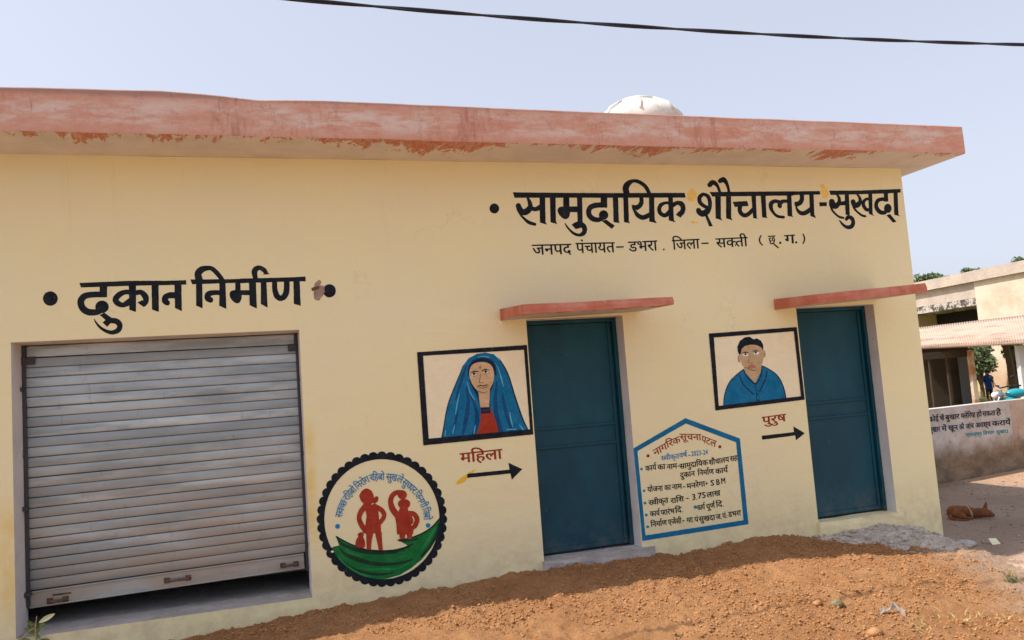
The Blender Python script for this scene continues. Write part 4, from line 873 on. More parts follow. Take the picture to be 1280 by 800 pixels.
tag(mesh('paper_scrap', [(p[0]-.04, p[1]-.01, p[2]+.005), (p[0]+.035, p[1]-.03, p[2]+.008), (p[0]+.05, p[1]+.03, p[2]+.05), (p[0]-.03, p[1]+.04, p[2]+.055), (p[0]+.005, p[1]+.005, p[2]+.04)], [(0, 1, 4), (1, 2, 4), (2, 3, 4), (3, 0, 4)], m_paper), 'small pale yellow paper scrap on the shaded earth near the dog', 'paper scrap')
m_rag = mat('dirty_white_cloth', (.55, .50, .46), .9, .2, nodes=lambda t, b: setcol(t, b, mix(t, noise(t, 25, 4, .7, lo=.4, hi=.7), (.32, .26, .22), (.2, .14, .1))))
p = hit(1120, 770); q = MB(); Xr = np.array([Rt[0], Rt[1], 0]); Xr /= np.linalg.norm(Xr); Yr = np.array([-Xr[1], Xr[0], 0])
def rp3(a, b, c): return tuple(np.array([p[0], p[1], p[2]]) + Xr*a + Yr*b + np.array([0, 0, c]))
def ribbon(mb, pts, wd):
    V = []; n = len(pts)
    for i, (a, b, c) in enumerate(pts):
        k = wd*(1-.5*abs(i/(n-1)-.5)); V += [rp3(a, b-k, c+.012*((i*7) % 3-1)), rp3(a+.004, b, c+.02), rp3(a, b+k, c-.006*((i*5) % 3-1))]
    mb.add(V, [(i*3+j, i*3+3+j, i*3+4+j, i*3+1+j) for i in range(n-1) for j in range(2)])
ribbon(q, [(-.09, .03, .015), (-.06, .035, .03), (-.03, .03, .022), (0, .04, .045), (.02, .05, .05)], .018)
ribbon(q, [(0, .07, .05), (.012, .04, .055), (.016, .0, .03), (.02, -.03, .02), (.03, -.06, .012)], .016)
ribbon(q, [(.02, .02, .035), (.035, .01, .03), (.045, -.02, .012)], .012)
tag(q.build('crumpled_rag', m_rag), 'crumpled dirty white rag strip lying on the orange soil', 'rag')
m_straw = mat('dry_straw', (.52, .38, .17), .85, .2); m_weed = mat('dull_green_weed', (.11, .15, .045), .75, .25); m_orange = mat('orange_plastic', (.75, .28, .03), .5, .4)
def tuft(px, py, n, h, spread, m_, label, flat=.5):
    p = hit(px, py); mb = MB()
    for _ in range(n):
        a = random.uniform(0, 6.28); r = random.uniform(0, spread); bx, by = p[0]+r*math.cos(a), p[1]+r*math.sin(a); bz = ptop(bx, by)
        L_ = h*random.uniform(.4, 1); th = random.uniform(0, 6.28); ln = random.uniform(.2, 1)*flat*2
        dx, dy = math.cos(th)*ln, math.sin(th)*ln; w_ = .0025
        V = []
        for k in range(4):
            u = k/3; V += [(bx+dx*L_*u*u-w_*dy*(1-u)-w_*(1-u), by+dy*L_*u*u+w_*dx*(1-u), bz+L_*u*(1-.35*u*ln)), (bx+dx*L_*u*u+w_*dy*(1-u)+w_*(1-u)+.0005, by+dy*L_*u*u-w_*dx*(1-u), bz+L_*u*(1-.35*u*ln))]
        mb.add(V, [(0, 1, 3, 2), (2, 3, 5, 4), (4, 5, 7, 6)])
    return tag(mb.build('grass_tuft', m_), label, 'grass tuft', kind='stuff')
tuft(1266, 727, 60, .07, .10, m_weed, 'sparse green weeds on the sandy ground near the right edge')
tuft(1215, 778, 50, .07, .22, m_straw, 'dry straw blades on the soil near the bottom right corner', .9)
tuft(1150, 790, 26, .08, .10, m_straw, 'thin dry grass stalks just right of the crumpled rag', .7)
tuft(848, 797, 18, .03, .03, m_weed, 'tiny green sprout at the bottom edge below the notice')
# weed by the shutter sill
m_leafp = mat('pale_dry_leaf', (.72, .72, .42), .6, .35); m_leaf = mat('grey_green_leaf', (.20, .27, .10), .6, .35, nodes=lambda t, b: setcol(t, b, mix(t, noise(t, 30, 4), (.13, .19, .07), (.30, .36, .17))))
c0 = onY(44, 786, -.03); pl = empty('weed_plant', (c0[0], c0[1], .27), 'small grey green weed with one pale leaf at the left foot of the shutter', 'weed')
def leaf(mb, base, tip, w_, arch=.02, n=7):
    base, tip = Vector(base), Vector(tip); d_ = tip-base; sd = d_.cross(Vector((0.3, 1, .2))).normalized(); up = d_.cross(sd).normalized(); V = []
    for i in range(n):
        u = i/(n-1); ww = w_*math.sin(math.pi*min(1, u*.92+.06))**.8; c = base+d_*u+up*(-arch*4*u*(1-u)); V += [c-sd*ww+up*.15*ww, c+up*(-.1*ww), c+sd*ww+up*.15*ww]
    mb.add([v[:] for v in V], [(i*3+j, i*3+1+j, i*3+4+j, i*3+3+j) for i in range(n-1) for j in range(2)])
O = Vector((c0[0], -.03, .285)); rr = random.Random(3)
for k in range(15):
    a = rr.uniform(-.2, 3.3); L_ = rr.uniform(.05, .12); mb = MB(); b_ = O+Vector((rr.uniform(-.03, .03), rr.uniform(-.02, .02), rr.uniform(-.05, .06)))
    leaf(mb, b_, b_+Vector((math.cos(a)*L_*.8, rr.uniform(-.05, .02), math.sin(a)*L_*.7)), rr.uniform(.009, .018), .012); mb.build('leaf', m_leaf, pl)
mb = MB(); t0, t1 = onY(49, 778, -.06), onY(68.5, 767, -.06); leaf(mb, t0, t1, .017, .006, 9); mb.build('leaf', m_leafp, pl)['label'] = 'long pale yellow leaf'
mb = MB(); mb.tube([onY(42, 785, -.05), onY(33, 792, -.06), onY(20, 806, -.07)], [.003, .0025, .002], 6); mb.tube([onY(46, 770, -.04), onY(44, 785, -.05), onY(45, 800, -.04)], [.002, .0035, .004], 6); mb.build('stem', m_straw, pl)

# ------------------------------------------------------------------ sleeping dog
def skinned(name, nodes, edges, m_, parent=None, root=0, sub=2):
    me = bpy.data.meshes.new(name); me.from_pydata([n[:3] for n in nodes], edges, []); me.materials.append(m_)
    o = link(bpy.data.objects.new(name, me), parent); md = o.modifiers.new('skin', 'SKIN'); md.use_smooth_shade = True
    for i, n in enumerate(nodes): me.skin_vertices[0].data[i].radius = (n[3], n[4] if len(n) > 4 else n[3]); me.skin_vertices[0].data[i].use_root = (i == root)
    s_ = o.modifiers.new('sub', 'SUBSURF'); s_.levels = s_.render_levels = sub; return o
def n_fur(t, b):
    base = mix(t, noise(t, 9, 6, .7, lo=.35, hi=.7), (.16, .058, .022), (.27, .11, .045)); base = mix(t, noise(t, 60, 4, .8, sc=(1, 1, .4), lo=.5, hi=.75), base, (.12, .045, .02))
    setcol(t, b, base); bump(t, b, noise(t, 120, 4, .8), .6, .01)
m_fur = mat('reddish_brown_fur', (.24, .1, .04), .85, .2, nodes=n_fur)
dp = hit(1214, 648.5); ax = np.array([.953, -.302, 0]); ay_ = np.array([.302, .953, 0])
dog = empty('sleeping_dog', (dp[0], dp[1], dp[2]), 'reddish brown dog asleep on the shaded earth beyond the building corner', 'dog')
def dl(a, b, c): return tuple(np.array(dp)+ax*a+ay_*b+np.array([0, 0, c]))
mb = MB()
for a_, b_, c_, r_, q_ in ((-.145, .06, .072, .072, (1, 1, 1)), (-.10, .06, .07, .072, (1.1, 1, 1)), (-.05, .055, .068, .068, (1.2, 1, 1)), (0, .035, .062, .060, (1.2, 1, 1)), (.05, .012, .056, .052, (1.2, 1, 1)), (.10, -.002, .058, .053, (1.1, 1, 1)), (.145, -.01, .056, .049, (1.1, 1, 1)),
        (.185, -.022, .042, .036, (1.1, 1, 1)), (.212, -.03, .03, .024, (1.3, 1, 1)), (-.15, .005, .052, .052, (1, .8, 1)), (-.11, -.025, .035, .034, (1.4, .8, .9)), (-.055, -.05, .02, .019, (1.6, .9, .9)), (-.02, -.055, .016, .015, (1.8, 1, 1)), (-.17, .085, .105, .024, (1, 1, 1)),
        (-.13, .14, .03, .03, (1.6, 1, 1)), (-.06, .18, .018, .018, (2, 1, 1)), (.05, .10, .026, .026, (2, 1, 1)), (.12, .13, .016, .015, (2.4, 1, 1))):
    mb.blob(dl(a_, b_, c_), r_, q_, jit=0, sub=3, rz=math.atan2(ax[1], ax[0]))
bo = mb.build('body', m_fur, dog, True); md = bo.modifiers.new('remesh', 'REMESH'); md.mode = 'VOXEL'; md.voxel_size = .008; md.use_smooth_shade = True
md = bo.modifiers.new('smooth', 'SMOOTH'); md.iterations = 8; md.factor = .6
def ear(a, b, c, h, lean, nm='ear'):
    mb = MB(); B = [dl(a-.036, b-.004, c-.004), dl(a+.028, b-.010, c-.012), dl(a+.004, b+.024, c)]; T_ = dl(a+lean, b, c+h); M_ = [tuple(np.array(x)*.45+np.array(T_)*.55+np.array([0.004*(i-1), 0, 0])) for i, x in enumerate(B)]
    mb.add(B+M_+[T_], [(0, 1, 4, 3), (1, 2, 5, 4), (2, 0, 3, 5), (3, 4, 6), (4, 5, 6), (5, 3, 6)]); o = mb.build(nm, m_fur, dog, True); return o
ear(.150, -.012, .090, .088, .026); ear(.150, .035, .07, .04, .05)
m_collar = mat('dirty_white_fur', (.42, .32, .24), .9, .1)
mb = MB(); V = []; 
for k in range(15):
    a = 2*math.pi*k/14; V.append(dl(-.004+.006*math.sin(a*2), .025+.053*math.cos(a), .064+.053*math.sin(a)))
mb.tube(V, [.008+.004*math.sin(k) for k in range(15)], 8, cap=False); mb.build('neck_patch', m_collar, dog, True)
mb = MB().tube([dl(-.20, .02, .05), dl(-.225, -.02, .03), dl(-.21, -.07, .018), (dl(-.15, -.10, .012)), dl(-.08, -.115, .010)], [.018, .015, .013, .011, .005], 10); mb.build('tail', m_fur, dog, True)
mb = MB().blob(dl(.226, -.034, .022), .009, sub=2, jit=0); mb.build('nose', p_black, dog, True)
tag(MB().tube([onZ(1232, 577, .02), onZ(1244, 573, .035)], .014, 6).build('orange_strip', m_orange), 'orange plastic strip lying on the dirt below the lettered wall', 'plastic strip')

# ------------------------------------------------------------------ low compound wall with painted writing
A0 = np.array([9.0, 2.9]); DW = np.array([2.0, .40]); DW /= np.linalg.norm(DW); NW = np.array([DW[1], -DW[0]])   # NW points at the camera side
def LW(px, py, off=0.0):
    d_ = ray(px, py); n3 = np.array([NW[0], NW[1], 0]); p0 = np.array([*(A0+NW*off), 0]); t_ = ((p0-CAM)@n3)/(d_@n3); return CAM+d_*t_
def obox(mb, base, dv, nv, s0, s1, o0, o1, z0, z1, m=0):      # box in a frame: s along dv, o along nv
    P = lambda s_, o, z: (base[0]+dv[0]*s_+nv[0]*o, base[1]+dv[1]*s_+nv[1]*o, z)
    V = [P(s0, o0, z0), P(s1, o0, z0), P(s1, o1, z0), P(s0, o1, z0), P(s0, o0, z1), P(s1, o0, z1), P(s1, o1, z1), P(s0, o1, z1)]
    fl = (dv[0]*nv[1]-dv[1]*nv[0]) > 0; Fc = [(0, 3, 2, 1), (4, 5, 6, 7), (0, 1, 5, 4), (1, 2, 6, 5), (2, 3, 7, 6), (3, 0, 4, 7)]
    return mb.add(V, Fc if fl else [f[::-1] for f in Fc], m)
def n_lw(c1, c2):
    def f(t, b):
        p = posxyz(t); up = ramp(t, mathn(t, 'ADD', p[2], mathn(t, 'MULTIPLY', mathn(t, 'SUBTRACT', noise(t, 2.5, 6, .7), .5), .45)), .30, .58)
        low = mix(t, noise(t, 3, 7, .7, sc=(1, 1, 2), lo=.35, hi=.65), (.17, .125, .09), (.30, .225, .15))
        hi_ = mix(t, noise(t, 4, 7, .7, sc=(1, 1, 1.5), lo=.38, hi=.62), c1, c2)
        hi_ = mix(t, mathn(t, 'MULTIPLY', noise(t, 9, 7, .8, sc=(1, 1, .5), lo=.56, hi=.66), .6), hi_, (.27, .22, .17))
        setcol(t, b, mix(t, up, low, hi_)); bump(t, b, noise(t, 20, 8, .7), .5, .02)
    return f
m_lw1 = mat('dirty_whitewashed_wall', (.5, .46, .42), .95, .1, nodes=n_lw((.47, .42, .38), (.58, .55, .52)))
m_lw2 = mat('faded_reddish_wall', (.45, .35, .28), .95, .1, nodes=n_lw((.47, .34, .26), (.52, .42, .34)))
lw = empty('compound_wall', (A0[0], A0[1], 0), 'low dirty whitewashed compound wall with faded Hindi writing behind the dog', 'wall')
sc_ = float((LW(1265.5, 530)[:2]-A0)@DW)
mb = MB(); obox(mb, A0, DW, NW, -1.6, sc_-.006, -.2, 0, -.1, 1.034); mb.build('wall_panel', m_lw1, lw)
mb = MB(); obox(mb, A0, DW, NW, sc_+.006, 8, -.2, -.004, -.1, 1.029); mb.build('wall_panel', m_lw2, lw)['label'] = 'faded reddish right hand panel of the wall'
mb = MB(); obox(mb, A0, DW, NW, sc_-.01, sc_+.01, -.19, -.008, -.1, 1.02); mb.build('joint', m_rust, lw)
LWP = lambda off: (lambda x, y, e: LW(x, y, off+e))
lettering('wall_lettering', [('कोई', 1160.5, 521.5, 1173, 520.2, 6), ('भी', 1174.5, 520, 1180, 519.5, 6), ('बुखार', 1181.5, 519.2, 1199, 517.4, 6), ('मलेिरया', 1201, 517.2, 1219, 515.5, 6), ('हो', 1220.5, 515.2, 1227, 514.6, 6), ('सकता', 1228, 514.5, 1244, 513, 6), ('है', 1245, 512.8, 1251, 512.2, 6)], p_black, lw, LWP(.002), 'first row of black Hindi writing on the low wall', off=.035)
lettering('wall_lettering', [('बुखार', 1161.5, 534.5, 1175, 533.3, 6), ('में', 1177, 533, 1183, 532.5, 6), ('खून', 1185, 532.3, 1197, 531.2, 6), ('की', 1199, 531, 1205, 530.5, 6), ('जांच', 1207, 530.2, 1217, 529.2, 6), ('अवश्य', 1219, 529, 1238, 527, 6), ('करायें', 1240, 526.8, 1263, 524.6, 6)], p_navy, lw, LWP(.002), 'second row of dark Hindi writing on the low wall', off=.035)
lettering('wall_lettering', [('स्वास्थ्य', 1207, 541.8, 1227, 540, 4), ('िवभाग', 1229, 539.8, 1243, 538.5, 4), ('सुखदा', 1245, 538.3, 1260, 537, 4)], p_teal, lw, LWP(.002), 'third row of small faded teal writing on the low wall', off=.03)

# ------------------------------------------------------------------ village house far right
ZR = 4.7; ra = onZ(1160, 350, ZR)[:2]; rb = onZ(1280, 325, ZR)[:2]; DH = (rb-ra)/np.linalg.norm(rb-ra); NH = np.array([DH[1], -DH[0]])
if NH[0] > 0: NH = -NH                                # outward, towards the sun
def HS(px, py): 
    d_ = ray(px, py)[:2]; Mx = np.array([[d_[0], -DH[0]], [d_[1], -DH[1]]]); t_, s_ = np.linalg.solve(Mx, ra-NH*.14-CAM[:2]); return s_
s0 = HS(1218, 360)
HB = ra-NH*.14
def n_house(t, b):
    p = posxyz(t); base = mix(t, noise(t, 1.3, 7, .7, lo=.4, hi=.68), (.64, .53, .42), (.54, .41, .30)); low = mathn(t, 'SUBTRACT', 1.0, ramp(t, mathn(t, 'ADD', p[2], noise(t, 1.0, 5)), 1.2, 2.6))
    setcol(t, b, mix(t, mathn(t, 'MULTIPLY', low, .7), base, (.42, .25, .14))); bump(t, b, noise(t, 9, 6), .4, .03)
m_house = mat('beige_house_plaster', (.6, .5, .4), .9, .1, nodes=n_house)
m_hslab = mat('weathered_roof_concrete', (.5, .43, .37), .95, .1, nodes=lambda t, b: (setcol(t, b, mix(t, noise(t, 2.0, 8, .75, lo=.35, hi=.65), (.52, .43, .36), (.42, .35, .30))), bump(t, b, noise(t, 12, 6), .5, .03)))
m_cream2 = mat('ochre_recess_wall', (.5, .4, .24), .9, .1)
m_ledge = mat('flaking_ledge_concrete', (.4, .36, .32), .95, .1, nodes=lambda t, b: (setcol(t, b, mix(t, noise(t, 3.5, 6, .8, lo=.46, hi=.56), (.09, .075, .065), (.50, .45, .40))), bump(t, b, noise(t, 9, 6), .8, .05)))
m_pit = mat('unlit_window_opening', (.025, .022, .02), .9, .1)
hs = empty('village_house', (HB[0], HB[1], 0), 'beige plastered flat roofed house behind the tiled shed', 'house')
mb = MB(); obox(mb, HB, DH, NH, s0-12, s0+13, -6, .14, ZR-.36, ZR); mb.build('roof_slab', m_hslab, hs)
mb = MB(); obox(mb, HB, DH, NH, s0, s0+12.5, -5.8, 0, -.1, ZR-.362); mb.build('wall', m_house, hs)
mb = MB(); obox(mb, HB, DH, NH, s0-11.5, s0-.004, -5.8, -1.6, -.1, ZR-.362); mb.build('recessed_wall', m_cream2, hs)
mb = MB(); obox(mb, HB, DH, NH, s0-11.5, s0-.006, -1.595, -.02, 3.55, 3.80); mb.build('ledge', m_ledge, hs)
mb = MB(); obox(mb, HB, DH, NH, s0-3.6, s0-.05, -1.598, -1.55, 1.6, 3.54); mb.build('dark_window', m_pit, hs)  # solid slab; darkness of an unlit opening is put into its colour
mb = MB(); obox(mb, HB, DH, NH, s0-11.5, s0-3.65, -1.597, -.5, .5, 3.545); mb.build('ochre_wall', m_cream2, hs)
mb = MB(); obox(mb, HB, DH, NH, s0-11.5, s0-.008, -1.59, -.05, 3.805, ZR-.365); mb.build('parapet_block', m_hslab, hs)
pa = HB+DH*(s0+4.6); mb = MB().tube([(pa[0], pa[1], ZR), (pa[0], pa[1], ZR+.55)], .02, 6); obox(mb, pa, DH, NH, -.25, .25, -.02, .02, ZR+.42, ZR+.46); tag(mb.build('roof_rod', m_rust, hs), 'rusty rod standing on the flat roof')

# tiled shed in front of the house
e1, e2, r1, r2 = deep(1136, 437.2, 20), deep(1310, 428.8, 17), deep(1130, 413, 25), deep(1306, 393, 22)
shd = empty('tiled_shed', (e1[0], e1[1], 0), 'low open shed with a sagging clay tile roof behind the lettered wall', 'shed')
def n_tile(t, b):
    base = mix(t, noise(t, 1.2, 8, .72, sc=(1, 1, 1), lo=.36, hi=.66), (.50, .38, .31), (.42, .30, .235)); base = mix(t, mathn(t, 'MULTIPLY', noise(t, 1.2, 7, .8, sc=(.35, .35, 9), lo=.54, hi=.62), .8), base, (.24, .15, .11))
    setcol(t, b, base); bump(t, b, noise(t, 25, 6), .4, .02)
m_tile = mat('dusty_clay_roof_tiles', (.58, .38, .27), .95, .1, nodes=n_tile)
V = []; nu, nv = 900, 23
for j in range(nv):
    v = (j//2 + (j % 2)*.94)/(nv//2+.94) if j < nv-1 else 1
    for i in range(nu):
        u = i/(nu-1); e = e1*(1-u)+e2*u; r = r1*(1-u)+r2*u; q = e*(1-v)+r*v
        z = (.06 if j < 2 else .016)*abs(math.sin(i*math.pi/16+(j//2)*.4)) + .035*(1-(j % 2)) + .03*math.sin(u*9+v*2)*math.sin(v*3.1)
        V.append((q[0], q[1], q[2]+z))
o = mesh('tile_roof', V, [(j*nu+i, j*nu+i+1, (j+1)*nu+i+1, (j+1)*nu+i) for j in range(nv-1) for i in range(nu-1)], m_tile, shd, True); o['kind'] = 'stuff'
md = o.modifiers.new('thick', 'SOLIDIFY'); md.thickness = .05
m_dark = mat('shade_darkened_shed_wall', (.06, .045, .035), .95, .1, nodes=lambda t, b: setcol(t, b, mix(t, noise(t, 3, 5), (.035, .027, .022), (.09, .065, .045))))  # dark shed interior: the shade under the roof is put into this brown
m_gdoor = mat('grey_plank_door', (.12, .12, .125), .8, .2); m_pil = mat('pillar_plaster', (.5, .38, .28), .9, .1, nodes=lambda t, b: setcol(t, b, mix(t, noise(t, 6, 5, lo=.4, hi=.6), (.42, .20, .10), (.55, .44, .34))))
def wallseg(name, pxa, pxb, dist, z0, z1, th, m_, par, dist2=None):
    a = deep(pxa, 440, dist)[:2]; b_ = deep(pxb, 440, dist2 or dist)[:2]; dv = (b_-a); L_ = np.linalg.norm(dv); dv = dv/L_; nv_ = np.array([dv[1], -dv[0]]); mb = MB(); obox(mb, a, dv, nv_, 0, L_, -th, 0, z0, z1); return mb.build(name, m_, par)
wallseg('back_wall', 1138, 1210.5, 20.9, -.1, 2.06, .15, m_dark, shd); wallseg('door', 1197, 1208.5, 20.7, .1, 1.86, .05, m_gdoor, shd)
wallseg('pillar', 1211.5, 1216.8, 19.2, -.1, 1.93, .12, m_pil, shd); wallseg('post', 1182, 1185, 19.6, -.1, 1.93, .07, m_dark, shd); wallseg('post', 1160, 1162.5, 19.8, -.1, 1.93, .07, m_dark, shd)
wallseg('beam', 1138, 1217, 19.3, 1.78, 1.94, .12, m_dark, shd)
m_wpost = mat('whitewashed_post', (.55, .55, .57), .9, .1); wallseg('post', 1273.5, 1281, 17.9, -.1, 1.93, .14, m_wpost, shd)['label'] = 'pale whitewashed post at the right edge'

# trees and shrubs
m_lf = mat('haze_paled_leaves', (.07, .11, .03), .7, .25, nodes=lambda t, b: setcol(t, b, mix(t, noise(t, 1.3, 3, lo=.3, hi=.7), (.06, .10, .045), (.15, .19, .09))))  # greens paled so that the leaf colour carries distance haze
m_bark = mat('brown_bark', (.12, .085, .055), .95, .1)
def tree(name, base, zc, rad, nleaf, lsize, label, cat='tree', low=0, sq=(1, 1, .75)):
    t_ = empty(name, (base[0], base[1], 0), label, cat); rr = random.Random(int(base[0]*100)); mb = MB()
    top = Vector((base[0], base[1], zc)); mb.tube([(base[0], base[1], -.1), (base[0]+.05*rad, base[1], zc*.5), top], [rad*.10, rad*.08, rad*.04], 8)
    cl = []
    for k in range(11):
        a = rr.uniform(0, 6.28); e = rr.uniform(-.6, 1.3); r_ = rad*rr.uniform(.45, .85); c = top+Vector((math.cos(a)*math.cos(e)*r_*sq[0], math.sin(a)*math.cos(e)*r_*sq[1], math.sin(e)*r_*sq[2])); cl.append((c, rad*rr.uniform(.28, .5)))
        mb.tube([(base[0], base[1], zc*.6), top*.5+c*.5-Vector((0, 0, rad*.15)), c], [rad*.05, rad*.03, rad*.012], 6)
    mb.build('trunk', m_bark, t_); q = MB()
    for k in range(nleaf):
        c, r_ = rr.choice(cl); d_ = Vector((rr.gauss(0, 1), rr.gauss(0, 1), rr.gauss(0, 1))).normalized()*r_*rr.random()**.35; p = c+d_; s_ = lsize*rr.uniform(.6, 1.3)
        a = Vector((rr.gauss(0, 1), rr.gauss(0, 1), rr.gauss(0, .6))).normalized()*s_; b_ = a.cross(Vector((rr.gauss(0, 1), rr.gauss(0, 1), rr.gauss(0, 1)))).normalized()*s_*.45
        q.add([p-a, p+b_, p+a, p-b_], [(0, 1, 2, 3)])
    q.build('crown', m_lf, t_)['kind'] = 'stuff'; return t_
b = deep(1161, 360, 62); tree('broad_tree', b, b[2]-.25, 1.9, 4200, .13, 'round green tree crown showing above the house roof beside the awning')
b = deep(1211, 346, 66); tree('broad_tree', b, b[2]-.15, 1.1, 2600, .10, 'smaller low green tree top showing above the middle of the house roof')
b = deep(1279, 332, 64); tree('broad_tree', b, b[2]-.2, 1.1, 2600, .12, 'green tree top above the house roof at the right picture edge')
b = deep(1223, 455, 25.0); tree('garden_shrub', b, 1.55, .75, 1800, .07, 'dark green shrub standing behind the shed pillar', 'shrub', sq=(.6, .6, 1))
b = deep(1231, 448, 26.5); tree('garden_shrub', b, 1.75, .5, 900, .06, 'loose pale green shrub against the sunlit house wall', 'shrub', sq=(.6, .6, 1.2))
b = deep(1269, 455, 22.5); tree('garden_shrub', b, 1.6, .5, 900, .06, 'thin leafy shrub between the brown trunk and the pale post', 'shrub', sq=(.5, .5, 1.3))
def trunk(px, d_, r_, label):
    b = deep(px, 450, d_); mb = MB().tube([(b[0], b[1], -.1), (b[0]-.02, b[1], 1.2), (b[0]-.1, b[1], 2.4), (b[0]-.1, b[1], 3.2)], [r_, r_*.85, r_*.7, r_*.4], 10); t_ = empty('yard_tree', (b[0], b[1], 0), label, 'tree'); mb.build('trunk', m_bark, t_)
    q = MB(); rr = random.Random(px)
    for k in range(700):
        p = Vector((b[0]-.1, b[1], 3.0))+Vector((rr.gauss(0, .35), rr.gauss(0, .35), rr.gauss(0, .22))) ; p.z = min(p.z, 3.3); a = Vector((rr.gauss(0, 1), rr.gauss(0, 1), rr.gauss(0, .6))).normalized()*.07; c = a.cross(Vector((0, .3, 1))).normalized()*.03; q.add([p-a, p+c, p+a, p-c], [(0, 1, 2, 3)])
    return t_
for px, d_, r_, lb in ((1263, 21.5, .10, 'brown tree trunk in front of the sunlit house wall'), (1270, 23.5, .08, 'darker thinner trunk just right of the brown trunk')):
    b = deep(px, 450, d_); t_ = empty('yard_tree', (b[0], b[1], 0), lb, 'tree trunk')
    MB().tube([(b[0], b[1], -.1), (b[0]-.03, b[1], .7), (b[0]-.02, b[1], 1.5), (b[0]-.10, b[1], 2.05)], [r_*1.1, r_, r_*.9, r_*.75], 10).build('trunk', m_bark, t_, True)
    mb = MB().tube([(b[0]-.03, b[1], 1.0), (b[0]+.15, b[1]-.1, 1.4), (b[0]+.25, b[1]-.1, 1.6)], [r_*.4, r_*.3, r_*.2], 8); mb.build('limb', m_bark, t_, True)

# child in blue standing in the yard
fp = deep(1237.2, 493, 22.5); fp[2] = float(hground(fp[0], fp[1])); H = .86
m_skin = mat('brown_skin', (.20, .10, .055), .6, .3); m_shirt = mat('blue_cotton', (.015, .05, .22), .85, .2); m_hair = mat('black_hair', (.012, .01, .01), .6, .3); m_dcl = mat('dark_trousers', (.02, .02, .035), .9, .1)
ch = empty('person', tuple(fp), 'small person in blue clothes standing in the yard beyond the low wall', 'person')
def pl_(a, b, c): return (fp[0]+ax[0]*a*H+ay_[0]*b*H, fp[1]+ax[1]*a*H+ay_[1]*b*H, fp[2]+c*H)
ndp = [(*pl_(0, 0, .50), .075*H), (*pl_(0, 0, .62), .07*H), (*pl_(0, 0, .76), .078*H), (*pl_(0, 0, .84), .03*H), (*pl_(0, -.01, .91), .062*H, .066*H), (*pl_(0, -.01, .955), .045*H),
       (*pl_(-.10, 0, .79), .034*H), (*pl_(-.135, 0, .63), .026*H), (*pl_(-.13, -.04, .49), .018*H), (*pl_(.10, 0, .79), .034*H), (*pl_(.135, 0, .63), .026*H), (*pl_(.12, -.05, .50), .018*H),
       (*pl_(-.055, 0, .45), .05*H), (*pl_(-.06, -.01, .25), .034*H), (*pl_(-.06, 0, .04), .022*H), (*pl_(-.06, -.07, .02), .016*H), (*pl_(.055, 0, .45), .05*H), (*pl_(.065, .03, .25), .034*H), (*pl_(.065, .05, .04), .022*H), (*pl_(.065, -.02, .02), .016*H)]
ed = [(0, 1), (1, 2), (2, 3), (3, 4), (4, 5), (2, 6), (6, 7), (7, 8), (2, 9), (9, 10), (10, 11), (0, 12), (12, 13), (13, 14), (14, 15), (0, 16), (16, 17), (17, 18), (18, 19)]
for s_, w0 in ((-1, 8), (1, 11)):
    bx, by, bz = (-.13, -.04, .49) if s_ < 0 else (.12, -.05, .50)
    for k, (dx, L_) in enumerate(((-.018, .05), (-.006, .06), (.006, .058), (.018, .045), (.024*-s_, .03))):
        i = len(ndp); ndp.append((*pl_(bx+dx*.7, by-.01, bz-.035), .006*H)); ndp.append((*pl_(bx+dx, by-.02, bz-.035-L_*.9), .005*H)); ed += [(w0, i), (i, i+1)]
skinned('body', ndp, ed, m_skin, ch, 0, 1)
MB().lathe([(.115*H, .36*H), (.108*H, .45*H), (.095*H, .58*H), (.10*H, .70*H), (.11*H, .78*H), (.07*H, .825*H), (.035*H, .84*H)], tuple(fp), 16).build('shirt', m_shirt, ch, True)
for s_ in (-1, 1):
    MB().tube([pl_(s_*.085, 0, .80), pl_(s_*.12, 0, .72), pl_(s_*.137, 0, .62)], [.046*H, .042*H, .038*H], 10).build('sleeve', m_shirt, ch, True)
    MB().tube([pl_(s_*.05, 0, .46), pl_(s_*.06, .01, .28), pl_(s_*.062, .02, .09)], [.062*H, .047*H, .036*H], 10).build('trouser_leg', m_dcl, ch, True)
MB().blob(pl_(0, .012, .935), .075*H, (1, 1.05, .85), jit=.03, sub=2).build('hair', m_hair, ch, True)

# motorcycle behind the low wall
mo = deep(1262, 492, 14.5); fx = -ax; base = np.array([mo[0], mo[1], float(hground(mo[0], mo[1]))])
m_cy = mat('cyan_bike_paint', (.01, .30, .36), .3, .5); m_blk = mat('black_rubber', (.015, .015, .016), .7, .3); m_chr = mat('bright_metal', (.38, .38, .40), .35, .5, .9); m_len = mat('headlamp_glass', (.7, .72, .72), .15, .6)
bk = empty('motorcycle', tuple(base), 'cyan and black motorcycle parked behind the low wall, headlamp to the left', 'motorcycle')
def ml(f, s_, z): return (base[0]+fx[0]*f+ay_[0]*s_, base[1]+fx[1]*f+ay_[1]*s_, base[2]+z*.98)
def wheel(f):
    c = ml(f, 0, .30); q = MB(); pts = [(c[0]+fx[0]*.27*math.cos(a), c[1]+fx[1]*.27*math.cos(a), c[2]+.27*math.sin(a)) for a in np.linspace(0, 2*math.pi, 29)]; q.tube(pts, .035, 8, cap=False); w_ = q.build('wheel', m_blk, bk, True)
    q = MB(); q.tube([(c[0]+fx[0]*.225*math.cos(a), c[1]+fx[1]*.225*math.cos(a), c[2]+.225*math.sin(a)) for a in np.linspace(0, 2*math.pi, 29)], .012, 6, cap=False)
    for a in np.linspace(0, math.pi, 7)[:-1]: q.tube([(c[0]+fx[0]*.22*math.cos(a), c[1]+fx[1]*.22*math.cos(a), c[2]+.22*math.sin(a)), (c[0]-fx[0]*.22*math.cos(a), c[1]-fx[1]*.22*math.cos(a), c[2]-.22*math.sin(a))], .004, 4)
    q.build('rim', m_chr, w_, True)
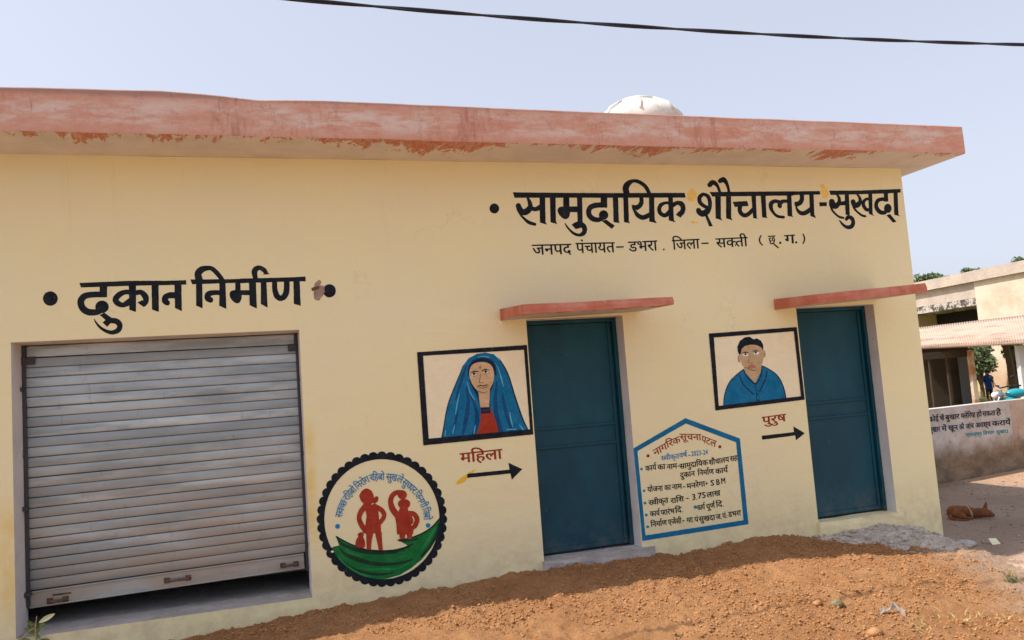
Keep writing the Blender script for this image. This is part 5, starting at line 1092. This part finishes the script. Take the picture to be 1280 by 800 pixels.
wheel(.42); wheel(-.82)
MB().tube([ml(.42, .06, .30), ml(.25, .06, .72), ml(.17, .06, .92)], .018, 8).build('fork', m_chr, bk, True); MB().tube([ml(.42, -.06, .30), ml(.25, -.06, .72), ml(.17, -.06, .92)], .018, 8).build('fork', m_chr, bk, True)
MB().blob(ml(.20, 0, .83), .085, (1, 1, 1), jit=0, sub=3).build('headlamp_cowl', m_chr, bk, True); MB().blob(ml(.262, 0, .83), .058, (1, 1, 1), jit=0, sub=3).build('headlamp', m_len, bk, True)
MB().blob(ml(-.12, 0, .84), .15, (1.3, .62, .55), jit=0, sub=3, rz=math.atan2(fx[1], fx[0])).build('fuel_tank', m_cy, bk, True)
MB().blob(ml(.03, 0, .72), .12, (1.3, .8, .55), jit=0, sub=3, rz=math.atan2(fx[1], fx[0])).build('side_shroud', m_cy, bk, True)
q = MB(); q.tube([ml(-.02, .33, .98), ml(.10, .22, .99), ml(.15, 0, .95), ml(.10, -.22, .99), ml(-.02, -.33, .98)], .013, 8); q.build('handlebar', m_blk, bk, True)
for s_ in (.24, -.24): MB().tube([ml(.09, s_, .99), ml(.10, s_*1.25, 1.12)], .006, 6).blob(ml(.10, s_*1.35, 1.14), .05, (1, .4, .7), jit=0, sub=2).build('mirror', m_blk, bk, True)
MB().blob(ml(-.55, 0, .80), .30, (1.15, .42, .20), jit=0, sub=3, rz=math.atan2(fx[1], fx[0])).build('seat', m_blk, bk, True)
MB().blob(ml(.45, 0, .60), .24, (1, .25, .12), jit=0, sub=2, rz=math.atan2(fx[1], fx[0])).build('mudguard', m_blk, bk, True); MB().blob(ml(-.2, 0, .42), .19, (1.1, .75, .8), jit=.04, sub=2).build('engine', m_rust, bk, True)

# small pebbles and crumbs trodden into the shaded lane
m_peb = mat('lane_pebbles', (.33, .24, .18), .95, .1, nodes=lambda t, b: setcol(t, b, mix(t, noise(t, 7, 4, .7, lo=.35, hi=.65), (.22, .155, .115), (.46, .36, .29))))
clods('lane_pebbles', 9000, (5.6, 11.5), (-1.6, 3.3), .003, .020, m_peb, hground, 'small pebbles and crumbs of earth scattered over the lane', 'pebbles', lambda x, y: (y < 2.75+.2*(x-9)) & ~((x < 6.45) & (y > -.05)), .5)
